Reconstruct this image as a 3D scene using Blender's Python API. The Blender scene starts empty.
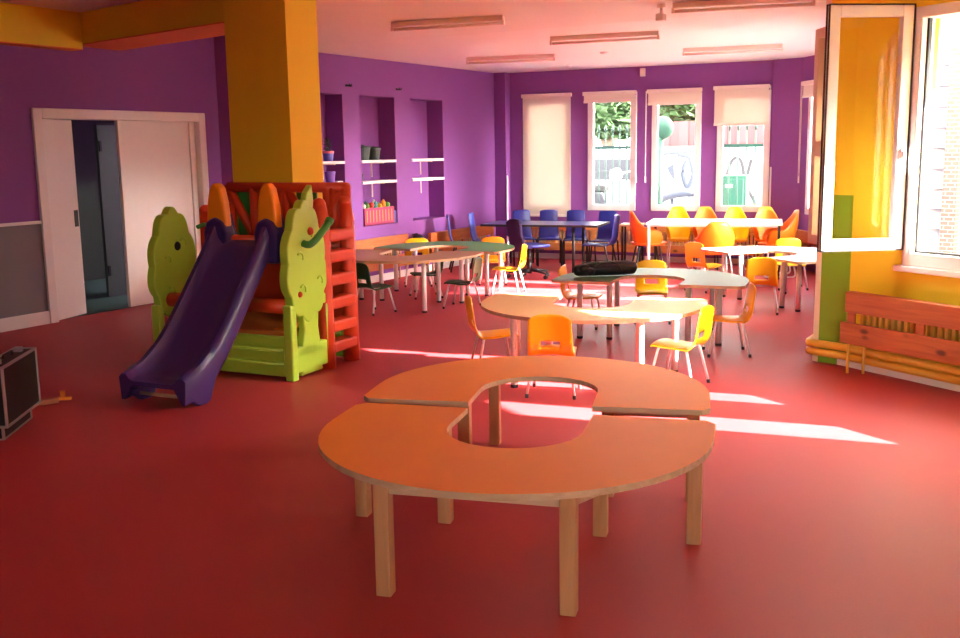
import bpy, bmesh, math, random
from mathutils import Vector, Matrix
random.seed(7)
SC = bpy.context.scene
COL = SC.collection
PI = math.pi

# ------------------------------------------------------------------ materials
def nt(name):
    m = bpy.data.materials.new(name); m.use_nodes = True
    n = m.node_tree; b = n.nodes['Principled BSDF']
    return m, n, b

def plain(name, col, rough=.5, metal=0., spec=.5, var=.06, scale=14., bump=0.):
    m, n, b = nt(name)
    b.inputs['Roughness'].default_value = rough
    b.inputs['Metallic'].default_value = metal
    b.inputs['Specular IOR Level'].default_value = spec
    tc = n.nodes.new('ShaderNodeTexCoord')
    no = n.nodes.new('ShaderNodeTexNoise'); no.inputs['Scale'].default_value = scale
    no.inputs['Detail'].default_value = 4
    n.links.new(tc.outputs['Object'], no.inputs['Vector'])
    mx = n.nodes.new('ShaderNodeMix'); mx.data_type = 'RGBA'
    mx.inputs['A'].default_value = (*[c * (1 - var) for c in col], 1)
    mx.inputs['B'].default_value = (*[min(1, c * (1 + var)) for c in col], 1)
    n.links.new(no.outputs['Fac'], mx.inputs['Factor'])
    n.links.new(mx.outputs['Result'], b.inputs['Base Color'])
    if bump:
        bp = n.nodes.new('ShaderNodeBump'); bp.inputs['Strength'].default_value = bump
        bp.inputs['Distance'].default_value = .01
        n.links.new(no.outputs['Fac'], bp.inputs['Height'])
        n.links.new(bp.outputs['Normal'], b.inputs['Normal'])
    return m

def wood(name, c1, c2, rough=.45, scale=(1.2, 14, 14), knots=False):
    m, n, b = nt(name)
    b.inputs['Roughness'].default_value = rough
    tc = n.nodes.new('ShaderNodeTexCoord')
    mp = n.nodes.new('ShaderNodeMapping'); mp.inputs['Scale'].default_value = scale
    no = n.nodes.new('ShaderNodeTexNoise'); no.inputs['Scale'].default_value = 2.2
    no.inputs['Detail'].default_value = 6; no.inputs['Distortion'].default_value = .6
    n.links.new(tc.outputs['Object'], mp.inputs['Vector'])
    n.links.new(mp.outputs['Vector'], no.inputs['Vector'])
    cr = n.nodes.new('ShaderNodeValToRGB')
    cr.color_ramp.elements[0].position = .3; cr.color_ramp.elements[0].color = (*c1, 1)
    cr.color_ramp.elements[1].position = .7; cr.color_ramp.elements[1].color = (*c2, 1)
    n.links.new(no.outputs['Fac'], cr.inputs['Fac'])
    out = cr.outputs['Color']
    if knots:
        vo = n.nodes.new('ShaderNodeTexVoronoi'); vo.inputs['Scale'].default_value = 1.
        mp2 = n.nodes.new('ShaderNodeMapping'); mp2.inputs['Scale'].default_value = (3.1, 6, 6)
        n.links.new(tc.outputs['Object'], mp2.inputs['Vector'])
        n.links.new(mp2.outputs['Vector'], vo.inputs['Vector'])
        rr = n.nodes.new('ShaderNodeValToRGB')
        rr.color_ramp.elements[0].position = .07; rr.color_ramp.elements[0].color = (0, 0, 0, 1)
        rr.color_ramp.elements[1].position = .16; rr.color_ramp.elements[1].color = (1, 1, 1, 1)
        n.links.new(vo.outputs['Distance'], rr.inputs['Fac'])
        mx = n.nodes.new('ShaderNodeMix'); mx.data_type = 'RGBA'
        mx.inputs['A'].default_value = (*[c * .3 for c in c1], 1)
        n.links.new(rr.outputs['Color'], mx.inputs['Factor'])
        n.links.new(out, mx.inputs['B'])
        out = mx.outputs['Result']
    n.links.new(out, b.inputs['Base Color'])
    return m

def glass(name, tint=(1, 1, 1), refl=.06):
    m = bpy.data.materials.new(name); m.use_nodes = True
    n = m.node_tree; n.nodes.clear()
    o = n.nodes.new('ShaderNodeOutputMaterial')
    t = n.nodes.new('ShaderNodeBsdfTransparent'); t.inputs['Color'].default_value = (*tint, 1)
    g = n.nodes.new('ShaderNodeBsdfGlossy'); g.inputs['Roughness'].default_value = .02
    lw = n.nodes.new('ShaderNodeLayerWeight'); lw.inputs['Blend'].default_value = .5
    pw = n.nodes.new('ShaderNodeMath'); pw.operation = 'POWER'; pw.inputs[1].default_value = 5
    n.links.new(lw.outputs['Facing'], pw.inputs[0])
    ma = n.nodes.new('ShaderNodeMath'); ma.operation = 'MULTIPLY_ADD'; ma.inputs[1].default_value = .8; ma.inputs[2].default_value = .045
    n.links.new(pw.outputs[0], ma.inputs[0])
    x = n.nodes.new('ShaderNodeMixShader')
    n.links.new(ma.outputs[0], x.inputs['Fac'])
    n.links.new(t.outputs[0], x.inputs[1]); n.links.new(g.outputs[0], x.inputs[2])
    n.links.new(x.outputs[0], o.inputs['Surface'])
    return m

def fabric(name, col, trans=.35):
    m = bpy.data.materials.new(name); m.use_nodes = True
    n = m.node_tree; n.nodes.clear()
    o = n.nodes.new('ShaderNodeOutputMaterial')
    d = n.nodes.new('ShaderNodeBsdfDiffuse'); t = n.nodes.new('ShaderNodeBsdfTranslucent')
    wv = n.nodes.new('ShaderNodeTexNoise'); wv.inputs['Scale'].default_value = 300
    mx = n.nodes.new('ShaderNodeMix'); mx.data_type = 'RGBA'
    mx.inputs['A'].default_value = (*[c * .95 for c in col], 1); mx.inputs['B'].default_value = (*col, 1)
    n.links.new(wv.outputs['Fac'], mx.inputs['Factor'])
    n.links.new(mx.outputs['Result'], d.inputs['Color']); n.links.new(mx.outputs['Result'], t.inputs['Color'])
    x = n.nodes.new('ShaderNodeMixShader'); x.inputs['Fac'].default_value = trans
    n.links.new(d.outputs[0], x.inputs[1]); n.links.new(t.outputs[0], x.inputs[2])
    n.links.new(x.outputs[0], o.inputs['Surface'])
    return m

M = {}
def floor_mat():
    m, n, b = nt('red_vinyl_floor')
    tc = n.nodes.new('ShaderNodeTexCoord')
    a = n.nodes.new('ShaderNodeTexNoise'); a.inputs['Scale'].default_value = 1.3; a.inputs['Detail'].default_value = 5
    s = n.nodes.new('ShaderNodeTexNoise'); s.inputs['Scale'].default_value = 160; s.inputs['Detail'].default_value = 2
    for q in (a, s): n.links.new(tc.outputs['Object'], q.inputs['Vector'])
    mx = n.nodes.new('ShaderNodeMix'); mx.data_type = 'RGBA'
    mx.inputs['A'].default_value = (.44, .026, .034, 1); mx.inputs['B'].default_value = (.53, .042, .052, 1)
    n.links.new(a.outputs['Fac'], mx.inputs['Factor'])
    m2 = n.nodes.new('ShaderNodeMix'); m2.data_type = 'RGBA'; m2.blend_type = 'MULTIPLY'
    m2.inputs['Factor'].default_value = .25
    n.links.new(mx.outputs['Result'], m2.inputs['A']); n.links.new(s.outputs['Fac'], m2.inputs['B'])
    n.links.new(m2.outputs['Result'], b.inputs['Base Color'])
    mr = n.nodes.new('ShaderNodeMapRange')
    mr.inputs['To Min'].default_value = .50; mr.inputs['To Max'].default_value = .62
    n.links.new(a.outputs['Fac'], mr.inputs['Value']); n.links.new(mr.outputs['Result'], b.inputs['Roughness'])
    b.inputs['Specular IOR Level'].default_value = .6
    return m
M['floor'] = floor_mat()
M['purple'] = plain('purple_wall_paint', (.235, .066, .31), .75, var=.04, scale=3)
M['yellow_wall'] = plain('yellow_wall_paint', (.84, .62, .020), .7, var=.03, scale=3)
M['orange_wall'] = plain('orange_soffit_paint', (.75, .16, .02), .7, var=.03, scale=3)
M['green_wall'] = plain('green_wall_paint', (.20, .40, .012), .7, var=.03, scale=3)
M['cream_wall'] = plain('cream_paint', (.80, .72, .56), .6, var=.03)
M['grey_wall'] = plain('grey_wainscot_paint', (.19, .17, .19), .7, var=.05, scale=3)
M['ceiling'] = plain('white_ceiling_paint', (.84, .83, .78), .85, var=.02, scale=2)
M['white'] = plain('white_painted_wood', (.80, .76, .74), .4, var=.02)
M['white_frame'] = plain('white_window_frame', (.82, .80, .80), .3, var=.01)
M['gasket'] = plain('black_rubber_gasket', (.012, .012, .016), .5)
M['blind'] = fabric('cream_blind_fabric', (.86, .80, .70), .25)
M['blind_case'] = plain('cream_blind_cassette', (.84, .78, .70), .5, var=.02)
M['glass'] = glass('clear_glass')
M['orange_top'] = plain('orange_laminate', (.90, .30, .032), .5, var=.05, scale=5)
M['edge'] = wood('pale_plywood_edge', (.50, .33, .19), (.66, .47, .30), .5)
M['beech'] = wood('beech_leg', (.46, .23, .095), (.58, .32, .15), .42, (12, 12, 1.5))
M['cream_top'] = plain('cream_laminate', (.74, .46, .17), .45, var=.04, scale=5)
M['pale_top'] = plain('pale_beige_laminate', (.50, .30, .15), .5, var=.04, scale=5)
M['white_top'] = plain('white_laminate', (.82, .80, .76), .3, var=.03, scale=5)
M['green_top'] = plain('grey_green_laminate', (.075, .24, .075), .45, var=.05, scale=5)
M['white_metal'] = plain('white_powder_coat', (.80, .76, .76), .3, var=.02)
M['chrome'] = plain('chromed_tube', (.72, .68, .68), .22, metal=.9, var=.02)
M['black'] = plain('black_plastic', (.012, .012, .014), .45)
M['rubber'] = plain('dark_rubber_cap', (.03, .025, .03), .7)
M['yel'] = plain('yellow_chair_plastic', (.92, .63, .010), .34, var=.03, scale=6)
M['amber'] = plain('amber_chair_plastic', (.90, .42, .010), .34, var=.03, scale=6)
M['grn'] = plain('dark_green_chair_plastic', (.012, .085, .025), .48, var=.05, scale=6)
M['blue'] = plain('blue_chair_plastic', (.022, .035, .30), .35, var=.05, scale=6)
M['dblue'] = plain('navy_chair_fabric', (.022, .020, .10), .8, var=.1, scale=40)
M['blue_top'] = plain('blue_laminate', (.06, .07, .26), .28, var=.04)
M['orange_pl'] = plain('orange_tub_plastic', (.86, .24, .012), .4, var=.04, scale=6)
M['slide'] = plain('purple_slide_plastic', (.045, .022, .14), .33, var=.05, scale=5)
M['toy_green'] = plain('lime_play_plastic', (.42, .70, .06), .38, var=.05, scale=5)
M['toy_dgreen'] = plain('mid_green_play_plastic', (.05, .26, .04), .38, var=.05, scale=5)
M['toy_red'] = plain('orange_red_play_plastic', (.62, .06, .015), .38, var=.06, scale=5)
M['toy_orange'] = plain('orange_play_plastic', (.90, .30, .008), .36, var=.04, scale=5)
M['plug'] = plain('deep_red_plug', (.40, .035, .012), .4)
M['dark'] = plain('dark_hole', (.01, .012, .01), .6)
M['pine'] = wood('varnished_pine', (.36, .085, .012), (.50, .14, .026), .48, (1.3, 16, 16), knots=True)
M['rad'] = plain('radiator_yellow_enamel', (.72, .40, .05), .4, var=.04)
M['pine_sunlit'] = wood('sunlit_varnished_pine', (.62, .24, .06), (.74, .33, .10), .45, (1.3, 16, 16), knots=True)  # brighter copy of the pine: sunlight on the far covers painted into the wood
M['rad_sunlit'] = plain('radiator_sunlit_enamel', (.86, .66, .34), .4, var=.04)  # cream tone puts sunlight on the far radiators into their colour
M['rad_tan'] = plain('radiator_tan_enamel', (.45, .25, .12), .4, var=.04)
M['pipe_y'] = plain('yellow_pipe_paint', (.80, .46, .05), .35, var=.03)
M['pipe_p'] = plain('purple_pipe_paint', (.26, .07, .36), .4, var=.03)
M['alu'] = plain('brushed_aluminium', (.62, .60, .60), .32, metal=.85, var=.05)
M['black_board'] = plain('black_case_panel', (.010, .009, .010), .45, var=.1)
M['strap'] = plain('tan_strap_webbing', (.42, .16, .08), .8)
M['strap_tip'] = plain('orange_strap_end', (.75, .28, .02), .5)
M['bag'] = plain('black_nylon_bag', (.010, .013, .019), .5, var=.2, scale=25, bump=.4)
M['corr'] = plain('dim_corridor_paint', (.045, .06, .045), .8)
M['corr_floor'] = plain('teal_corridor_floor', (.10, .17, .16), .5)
M['magenta'] = plain('magenta_basket_plastic', (.42, .02, .11), .5)
M['stripe'] = plain('orange_basket_print', (.75, .28, .05), .5)
M['pot_dark'] = plain('dark_green_pot', (.02, .035, .03), .5, var=.3, scale=20)
M['pot_blue'] = plain('blue_violet_pot', (.10, .10, .45), .45)
M['pot_violet'] = plain('violet_pot', (.22, .10, .50), .45)
M['pink'] = plain('pink_label', (.8, .18, .22), .5)
M['leaf'] = plain('plant_leaf', (.03, .09, .03), .5, var=.3, scale=30)
M['lamp_w'] = plain('lamp_white_steel', (.78, .66, .58), .45, var=.02)
M['tube'] = plain('unlit_tube_glass', (.80, .68, .60), .25, var=.01)
# outside
M['pave'] = plain('pale_paving', (.36, .36, .35), .85, var=.1, scale=3)
M['wallw'] = plain('white_rendered_wall', (.20, .21, .22), .85, var=.05, scale=2)
M['spray'] = plain('black_spray_paint', (.012, .012, .015), .8)
M['spray_b'] = plain('blue_grey_spray_paint', (.03, .04, .065), .8)
M['redf'] = plain('faded_red_sheet', (.095, .022, .026), .7, var=.1)
M['greenf'] = plain('green_fence_paint', (.006, .055, .032), .5, var=.05)
M['bark'] = plain('tree_bark', (.10, .07, .05), .9, var=.2)
M['foliage'] = plain('tree_leaves', (.018, .048, .011), .6, var=.55, scale=1.5)
M['scoot'] = plain('dark_scooter_paint', (.015, .017, .024), .4)
def brick():
    m, n, b = nt('brick')
    tc = n.nodes.new('ShaderNodeTexCoord')
    mp = n.nodes.new('ShaderNodeMapping'); mp.inputs['Rotation'].default_value = (PI / 2, 0, 0)
    br = n.nodes.new('ShaderNodeTexBrick'); br.inputs['Scale'].default_value = 4
    br.inputs['Color1'].default_value = (.15, .055, .038, 1); br.inputs['Color2'].default_value = (.12, .042, .028, 1)
    br.inputs['Mortar'].default_value = (.22, .2, .18, 1)
    n.links.new(tc.outputs['Object'], mp.inputs['Vector']); n.links.new(mp.outputs['Vector'], br.inputs['Vector'])
    n.links.new(br.outputs['Color'], b.inputs['Base Color']); b.inputs['Roughness'].default_value = .9
    return m
M['brick'] = brick()

# ------------------------------------------------------------------ mesh helpers
class MB:
    def __init__(s): s.b = bmesh.new(); s.mi = 0
    def _tag(s, faces):
        for f in faces: f.material_index = s.mi
        return s
    def box(s, c, size, rz=0., rot=None):
        R = rot if rot is not None else Matrix.Rotation(rz, 3, 'Z')
        vs = []
        for x in (-.5, .5):
            for y in (-.5, .5):
                for z in (-.5, .5):
                    vs.append(s.b.verts.new(Vector(c) + R @ Vector((x * size[0], y * size[1], z * size[2]))))
        q = [(0, 1, 3, 2), (4, 6, 7, 5), (0, 4, 5, 1), (2, 3, 7, 6), (0, 2, 6, 4), (1, 5, 7, 3)]
        return s._tag([s.b.faces.new([vs[i] for i in f]) for f in q])
    def b2(s, lo, hi):
        return s.box([(a + b) / 2 for a, b in zip(lo, hi)], [b - a for a, b in zip(lo, hi)])
    def prism(s, pts, t, axis='z', at=0.):
        """outline of 2D points extruded by t; axis z: (x,y)->z ; x: (y,z)->x ; y: (x,z)->y"""
        def P(p, h):
            return {'z': (p[0], p[1], h), 'x': (h, p[0], p[1]), 'y': (p[0], h, p[1])}[axis]
        a = [s.b.verts.new(P(p, at)) for p in pts]; c = [s.b.verts.new(P(p, at + t)) for p in pts]
        fs = [s.b.faces.new(a[::-1]), s.b.faces.new(c)]
        n = len(pts)
        for i in range(n): fs.append(s.b.faces.new([a[i], a[(i + 1) % n], c[(i + 1) % n], c[i]]))
        return s._tag(fs)
    def tube(s, path, r, seg=10, cap=True):
        path = [Vector(p) for p in path]; rings = []
        rr = r if isinstance(r, (list, tuple)) else [r] * len(path)
        ref = None
        for i, p in enumerate(path):
            d = (path[min(i + 1, len(path) - 1)] - path[max(i - 1, 0)]).normalized()
            if ref is None:
                ref = Vector((0, 0, 1)) if abs(d.z) < .9 else Vector((1, 0, 0))
            u = d.cross(ref)
            if u.length < 1e-4: u = d.cross(Vector((0, 1, 0)))
            u.normalize(); v = d.cross(u).normalized(); ref = -d.cross(u) if False else ref
            rings.append([s.b.verts.new(p + (u * math.cos(2 * PI * k / seg) + v * math.sin(2 * PI * k / seg)) * rr[i]) for k in range(seg)])
        fs = []
        for a, c in zip(rings, rings[1:]):
            for k in range(seg): fs.append(s.b.faces.new([a[k], a[(k + 1) % seg], c[(k + 1) % seg], c[k]]))
        if cap:
            fs.append(s.b.faces.new(rings[0][::-1])); fs.append(s.b.faces.new(rings[-1]))
        return s._tag(fs)
    def cyl(s, p, q, r, seg=16): return s.tube([p, q], r, seg)
    def lathe(s, prof, c=(0, 0, 0), seg=20):
        rings = [[s.b.verts.new((c[0] + r * math.cos(2 * PI * k / seg), c[1] + r * math.sin(2 * PI * k / seg), c[2] + z)) for k in range(seg)] for r, z in prof]
        fs = []
        for a, d in zip(rings, rings[1:]):
            for k in range(seg): fs.append(s.b.faces.new([a[k], a[(k + 1) % seg], d[(k + 1) % seg], d[k]]))
        fs.append(s.b.faces.new(rings[0][::-1])); fs.append(s.b.faces.new(rings[-1]))
        return s._tag(fs)
    def ball(s, c, r, sc=(1, 1, 1), u=14, v=9):
        g = bmesh.ops.create_uvsphere(s.b, u_segments=u, v_segments=v, radius=r)
        for w in g['verts']: w.co = Vector((w.co.x * sc[0], w.co.y * sc[1], w.co.z * sc[2])) + Vector(c)
        return s._tag({f for w in g['verts'] for f in w.link_faces})
    def build(s, name, mats, parent=None, bevel=0., smooth=False, loc=None, rz=None, solid=0., sub=0):
        bmesh.ops.recalc_face_normals(s.b, faces=s.b.faces[:])
        me = bpy.data.meshes.new(name); s.b.to_mesh(me); s.b.free()
        for m in (mats if isinstance(mats, (list, tuple)) else [mats]): me.materials.append(m)
        o = bpy.data.objects.new(name, me); COL.objects.link(o)
        if parent: o.parent = parent
        if loc: o.location = loc
        if rz is not None: o.rotation_euler = (0, 0, rz)
        if solid:
            q = o.modifiers.new('solid', 'SOLIDIFY'); q.thickness = solid; q.offset = 0
        if bevel:
            q = o.modifiers.new('bevel', 'BEVEL'); q.width = bevel; q.segments = 2; q.limit_method = 'ANGLE'; q.angle_limit = .6
        if sub:
            q = o.modifiers.new('sub', 'SUBSURF'); q.levels = sub; q.render_levels = sub
        if smooth:
            for p in me.polygons: p.use_smooth = True
        return o

def tag(o, label, cat, group=None, kind=None):
    o['label'] = label; o['category'] = cat
    if group: o['group'] = group
    if kind: o['kind'] = kind
    return o
def struct(o): o['kind'] = 'structure'; return o
def thing(name, label, cat, loc=(0, 0, 0), rz=0., group=None):
    o = bpy.data.objects.new(name, None); COL.objects.link(o); o.empty_display_size = .1
    o.location = loc; o.rotation_euler = (0, 0, rz)
    return tag(o, label, cat, group)
def sthing(name, loc=(0, 0, 0), rz=0.):
    o = bpy.data.objects.new(name, None); COL.objects.link(o); o.location = loc; o.rotation_euler = (0, 0, rz)
    return struct(o)
def copy_tree(o, parent=None):
    c = o.copy(); COL.objects.link(c)
    if parent: c.parent = parent
    for ch in list(o.children): copy_tree(ch, c)
    return c
def place(proto, used, loc, deg, label, group=None, scale=1.):
    o = proto if not used else copy_tree(proto)
    o.location = loc; o.rotation_euler = (0, 0, math.radians(deg)); o.scale = (scale,) * 3 if isinstance(scale, (int, float)) else scale
    o['label'] = label
    if group: o['group'] = group
    return o
def spline(pts, n):
    out = []; L = len(pts)
    for i in range(L - 1):
        p0, p1, p2, p3 = [Vector(pts[max(0, min(L - 1, i + k))]) for k in (-1, 0, 1, 2)]
        for k in range(n):
            t = k / n
            out.append(.5 * ((2 * p1) + (p2 - p0) * t + (2 * p0 - 5 * p1 + 4 * p2 - p3) * t * t + (3 * p1 - p0 - 3 * p2 + p3) * t ** 3))
    out.append(Vector(pts[-1])); return out

# ------------------------------------------------------------------ camera
cam = bpy.data.cameras.new('camera'); co = bpy.data.objects.new('camera', cam); COL.objects.link(co)
Rv = Vector((.86633035, .49923693, -.01530365)); Uv = Vector((-.06932833, .15053623, .98617059)); Wv = Vector((-.49463653, .85328854, -.16502536))
co.matrix_world = Matrix(((Rv.x, Uv.x, -Wv.x, 0), (Rv.y, Uv.y, -Wv.y, 0), (Rv.z, Uv.z, -Wv.z, 1.65), (0, 0, 0, 1)))
cam.sensor_width = 36; cam.lens = 1010 / 960 * 36; cam.clip_end = 200; cam.clip_start = .02
SC.camera = co

# ------------------------------------------------------------------ setting
CZ = 2.79; HZ = 3.05
NX = -7.6; DX = -8.75
WD = Vector((.854, -.52, 0)).normalized(); W0 = Vector((-1.353, 7.83, 0)); WANG = math.atan2(WD.y, WD.x)
BD = Vector((.995, .0998, 0)).normalized(); B0 = Vector((-7.37, 13.79, 0)); BANG = math.atan2(BD.y, BD.x)

def wall_open(mb, s0, s1, z0, z1, t, holes, at=0.):
    """wall in its own frame: runs along x from s0 to s1, room face at y=0, thickness t towards +y, with rectangular holes"""
    xs = sorted({s0, s1, *[h[0] for h in holes], *[h[1] for h in holes]})
    for a, b in zip(xs, xs[1:]):
        hs = sorted([h for h in holes if h[0] <= a + 1e-6 and h[1] >= b - 1e-6], key=lambda h: h[2])
        z = z0
        for h in hs:
            if h[2] > z + 1e-5: mb.b2((a, at, z), (b, at + t, h[2]))
            z = h[3]
        if z < z1 - 1e-5: mb.b2((a, at, z), (b, at + t, z1))

fl = MB(); fl.prism([(-8.85, -2.2), (4.2, -2.2), (4.2, 5.6), (-1.0, 8.1), (-1.6, 12.9), (-3.3, 14.5), (-8.85, 14.2)], -.1)
struct(fl.build('floor', M['floor']))
gl = MB(); gl.b2((-40, 14.6, -.5), (40, 60, -.12)); gl.b2((-1.0, 8.5, -.5), (40, 14.6, -.12)); gl.b2((4.3, -20, -.5), (40, 8.5, -.12)); gl.b2((-40, -40, -.5), (40, -2.4, -.12))
struct(gl.build('ground', M['pave']))
ce = MB(); ce.prism([(-6.05, 7.0), (-6.05, -2.2), (4.2, -2.2), (4.2, 5.6), (-1.0, 8.3), (-1.6, 12.9), (-3.3, 14.6), (-8.0, 14.2), (-8.0, 9.26)], .2, at=CZ)
for y_ in (9.0, 5.6):
    bmesh.ops.bisect_plane(ce.b, geom=ce.b.verts[:] + ce.b.edges[:] + ce.b.faces[:], plane_co=(0, y_, 0), plane_no=(0, 1, 0))
def zc(y): return 0. if y >= 9 else min(9 - y, 3.4) * .075
for v_ in ce.b.verts: v_.co.z += zc(v_.co.y)
struct(ce.build('ceiling', M['ceiling']))
ce = MB(); ce.prism([(-8.9, -2.2), (-6.05, -2.2), (-6.05, 7.0), (-8.0, 9.26), (-8.0, 9.75), (-8.9, 9.75)], .2, at=HZ)
ce.prism([(-6.05, 7.0), (-6.0, 7.0), (-7.95, 9.26), (-8.0, 9.26)], HZ + .2 - CZ, at=CZ)
struct(ce.build('ceiling', M['ceiling']))

# left door wall (x = DX), opening for the double door
DY0, DY1, DH = 6.58, 8.66, 2.02
WY0, WY1, WH_ = DY0 - .06, DY1 + .06, DH + .06
w = MB()
for (lo, hi) in (((DX - .15, -2.2, 0), (DX, WY0, HZ)), ((DX - .15, WY0, WH_), (DX, WY1, HZ)), ((DX - .15, WY1, 0), (DX, 9.06, HZ))):
    w.b2(lo, hi)
struct(w.build('wall_left', M['purple']))
g = MB(); g.b2((DX, -2.2, .13), (DX + .006, DY0 - .10, 1.0)); struct(g.build('wall_left_wainscot', M['grey_wall']))
g = MB(); g.b2((DX, -2.2, 1.0), (DX + .02, DY0 - .10, 1.03)); struct(g.build('trim_1', M['white']))
g = MB(); g.b2((DX, -2.2, 0), (DX + .02, DY0 - .10, .13)); g.b2((DX, DY1 + .1, 0), (DX + .02, 9.0, .13)); struct(g.build('baseboard_left', M['white'], bevel=.004))
# return to the niche wall
w = MB(); w.prism([(DX - .15, 9.06), (DX, 9.0), (NX, 9.45), (NX, 9.47), (NX - .35, 9.55), (DX - .15, 9.3)], HZ); struct(w.build('wall_left', M['purple']))
# niche wall
NI = [(9.47, 9.90), (10.24, 10.99), (11.36, 12.16)]
w = MB()
def nbox(y0, y1, z0, z1, d0=0, d1=.35): w.b2((NX - d1, y0, z0), (NX - d0, y1, z1))
ys = [9.45] + [v for n in NI for v in n] + [14.1]
for i in range(0, len(ys), 2): nbox(ys[i], ys[i + 1], 0, HZ)
for a, b in NI: nbox(a, b, 0, .725); nbox(a, b, 2.335, HZ); nbox(a, b, .725, 2.335, .26, .35)
struct(w.build('wall_left', M['purple']))
g = MB(); g.b2((NX, 9.45, 0), (NX + .02, 13.7, .09)); struct(g.build('baseboard_left', M['white'], bevel=.004))
# back wall in its own frame
BW = [(.22, .93, .74, 2.40), (1.20, 1.93, .74, 2.40), (2.16, 2.87, .74, 2.40), (3.09, 3.815, .74, 2.40)]
w = MB(); wall_open(w, -.4, 3.87, 0, HZ, .28, BW); struct(w.build('wall_back', M['purple'], loc=B0, rz=BANG))
g = MB(); g.b2((-.2, -.02, 0), (3.85, 0, .08)); struct(g.build('baseboard_back', M['white'], loc=B0, rz=BANG, bevel=.004))
w = MB(); w.b2((NX - .1, 13.64, 0), (NX + .19, 13.85, CZ)); struct(w.build('wall_back', M['purple']))
# right end of the back wall: short pier, then the canted wall with the fifth window
w = MB(); w.prism([(-3.55, 14.12), (-3.13, 14.02), (-3.0, 14.3), (-3.5, 14.5)], HZ); struct(w.build('wall_back', M['purple']))
C0 = Vector((-3.13, 14.02, 0)); C1 = Vector((-2.15, 12.75, 0)); CD = (C1 - C0).normalized(); CANG = math.atan2(CD.y, CD.x); CL = (C1 - C0).length
w = MB(); wall_open(w, 0, CL, 0, HZ, .25, [(.22, .95, .74, 2.40)]); struct(w.build('wall_right', M['purple'], loc=C0, rz=CANG))
# side wall (its room face looks to -x), windows let the sun in
S0 = Vector((-2.15, 12.75, 0)); S1 = Vector((-1.42, 8.32, 0)); SDv = (S1 - S0).normalized(); SANG = math.atan2(SDv.y, SDv.x); SL = (S1 - S0).length
SW = [(.20, 1.05, .80, 2.08), (1.30, 2.15, .80, 2.08), (2.40, 3.25, .80, 2.08), (3.50, 4.20, .80, 2.08)]
w = MB(); wall_open(w, 0, SL, 0, HZ, .25, SW); struct(w.build('wall_right', M['purple'], loc=S0, rz=SANG))
# pier between side wall and window wall: green below, yellow above, cream edge
PG = [(-1.575, 7.90), (-1.375, 7.842), (-1.353, 7.83), (-1.10, 8.02), (-1.18, 8.40), (-1.42, 8.40), (-1.55, 8.32)]
w = MB(); w.prism(PG, 1.28); struct(w.build('column_green', M['green_wall']))
w = MB(); w.prism(PG, HZ - 1.28, at=1.28); struct(w.build('column_right', M['yellow_wall']))
w = MB(); w.prism([(-1.62, 7.92), (-1.575, 7.897), (-1.575, 7.96), (-1.55, 8.33), (-1.60, 8.33)], HZ, at=0.); struct(w.build('trim_2', M['cream_wall']))
# window wall
WH = [(.49, 1.14, .87, 2.52), (1.62, 2.26, .74, 2.52), (2.60, 3.36, .82, 2.52)]
w = MB(); wall_open(w, 0, 6.4, 0, HZ, .20, WH); struct(w.build('wall_right', M['yellow_wall'], loc=W0, rz=WANG))
g = MB(); g.b2((-.2, -.015, 0), (6.4, 0, .055)); struct(g.build('baseboard_right', M['white'], loc=W0, rz=WANG))
w = MB(); w.prism([(4.05, 4.55), (4.3, 4.6), (4.3, -2.3), (4.05, -2.3)], HZ); struct(w.build('wall_right', M['yellow_wall']))
F0 = Vector((4.2, -2.1, 0)); FANG = PI
FW = [(.5, 1.4, 1.0, 2.4), (2.1, 3.0, 1.0, 2.4)]
w = MB(); wall_open(w, 0, 13.1, 0, HZ, .25, FW); struct(w.build('wall_front', M['purple'], loc=F0, rz=FANG))

# column and beam
w = MB(); w.b2((-6.19, 6.5, 0), (-5.53, 6.9, HZ)); struct(w.build('column_yellow', M['yellow_wall']))
bm = MB()
bm.prism([(-6.19, 6.56), (-8.55, 7.00), (-8.75, 7.06), (-8.75, 7.62), (-6.19, 7.12)], HZ - 2.75, at=2.75)
bm.mi = 1; bm.prism([(-6.19, 6.56), (-8.55, 7.00), (-8.75, 7.06), (-8.75, 7.62), (-6.19, 7.12)], .012, at=2.742)
struct(bm.build('beam', [M['yellow_wall'], M['orange_wall']]))
bm = MB(); bm.b2((-8.75, 4.0, 2.70), (-8.57, 7.0, HZ)); bm.mi = 1; bm.b2((-8.75, 4.0, 2.69), (-8.57, 7.0, 2.70)); struct(bm.build('beam', [M['yellow_wall'], M['orange_wall']]))

# door 1: white frame, one leaf ajar, one closed, dim corridor behind
d1 = sthing('door_1')
f = MB(); f.b2((DX - .17, DY0 - .10, 0), (DX + .03, DY0, DH + .10)); f.b2((DX - .17, DY1, 0), (DX + .03, DY1 + .10, DH + .10)); f.b2((DX - .17, DY0, DH), (DX + .03, DY1, DH + .10))
f.build('door_frame', M['white'], d1, bevel=.008)
f = MB(); f.b2((DX - .10, 7.56, .01), (DX - .055, DY1, DH)); lf = f.build('door_leaf', M['white'], d1, bevel=.004)
f = MB(); f.b2((DX - .052, DY1 - .10, .01), (DX - .03, DY1 - .085, DH - .01)); f.build('edge_strip', M['white'], lf)
a = math.radians(16)
f = MB(); f.b2((0, 0, .01), (.045, .47, DH - .005)); lf = f.build('door_leaf', M['white'], d1, loc=(DX - .06, DY0 + .01, 0), rz=a, bevel=.004)
f = MB(); f.b2((.045, .39, .93), (.05, .45, 1.10)); f.build('lock_plate', M['gasket'], lf)
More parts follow.
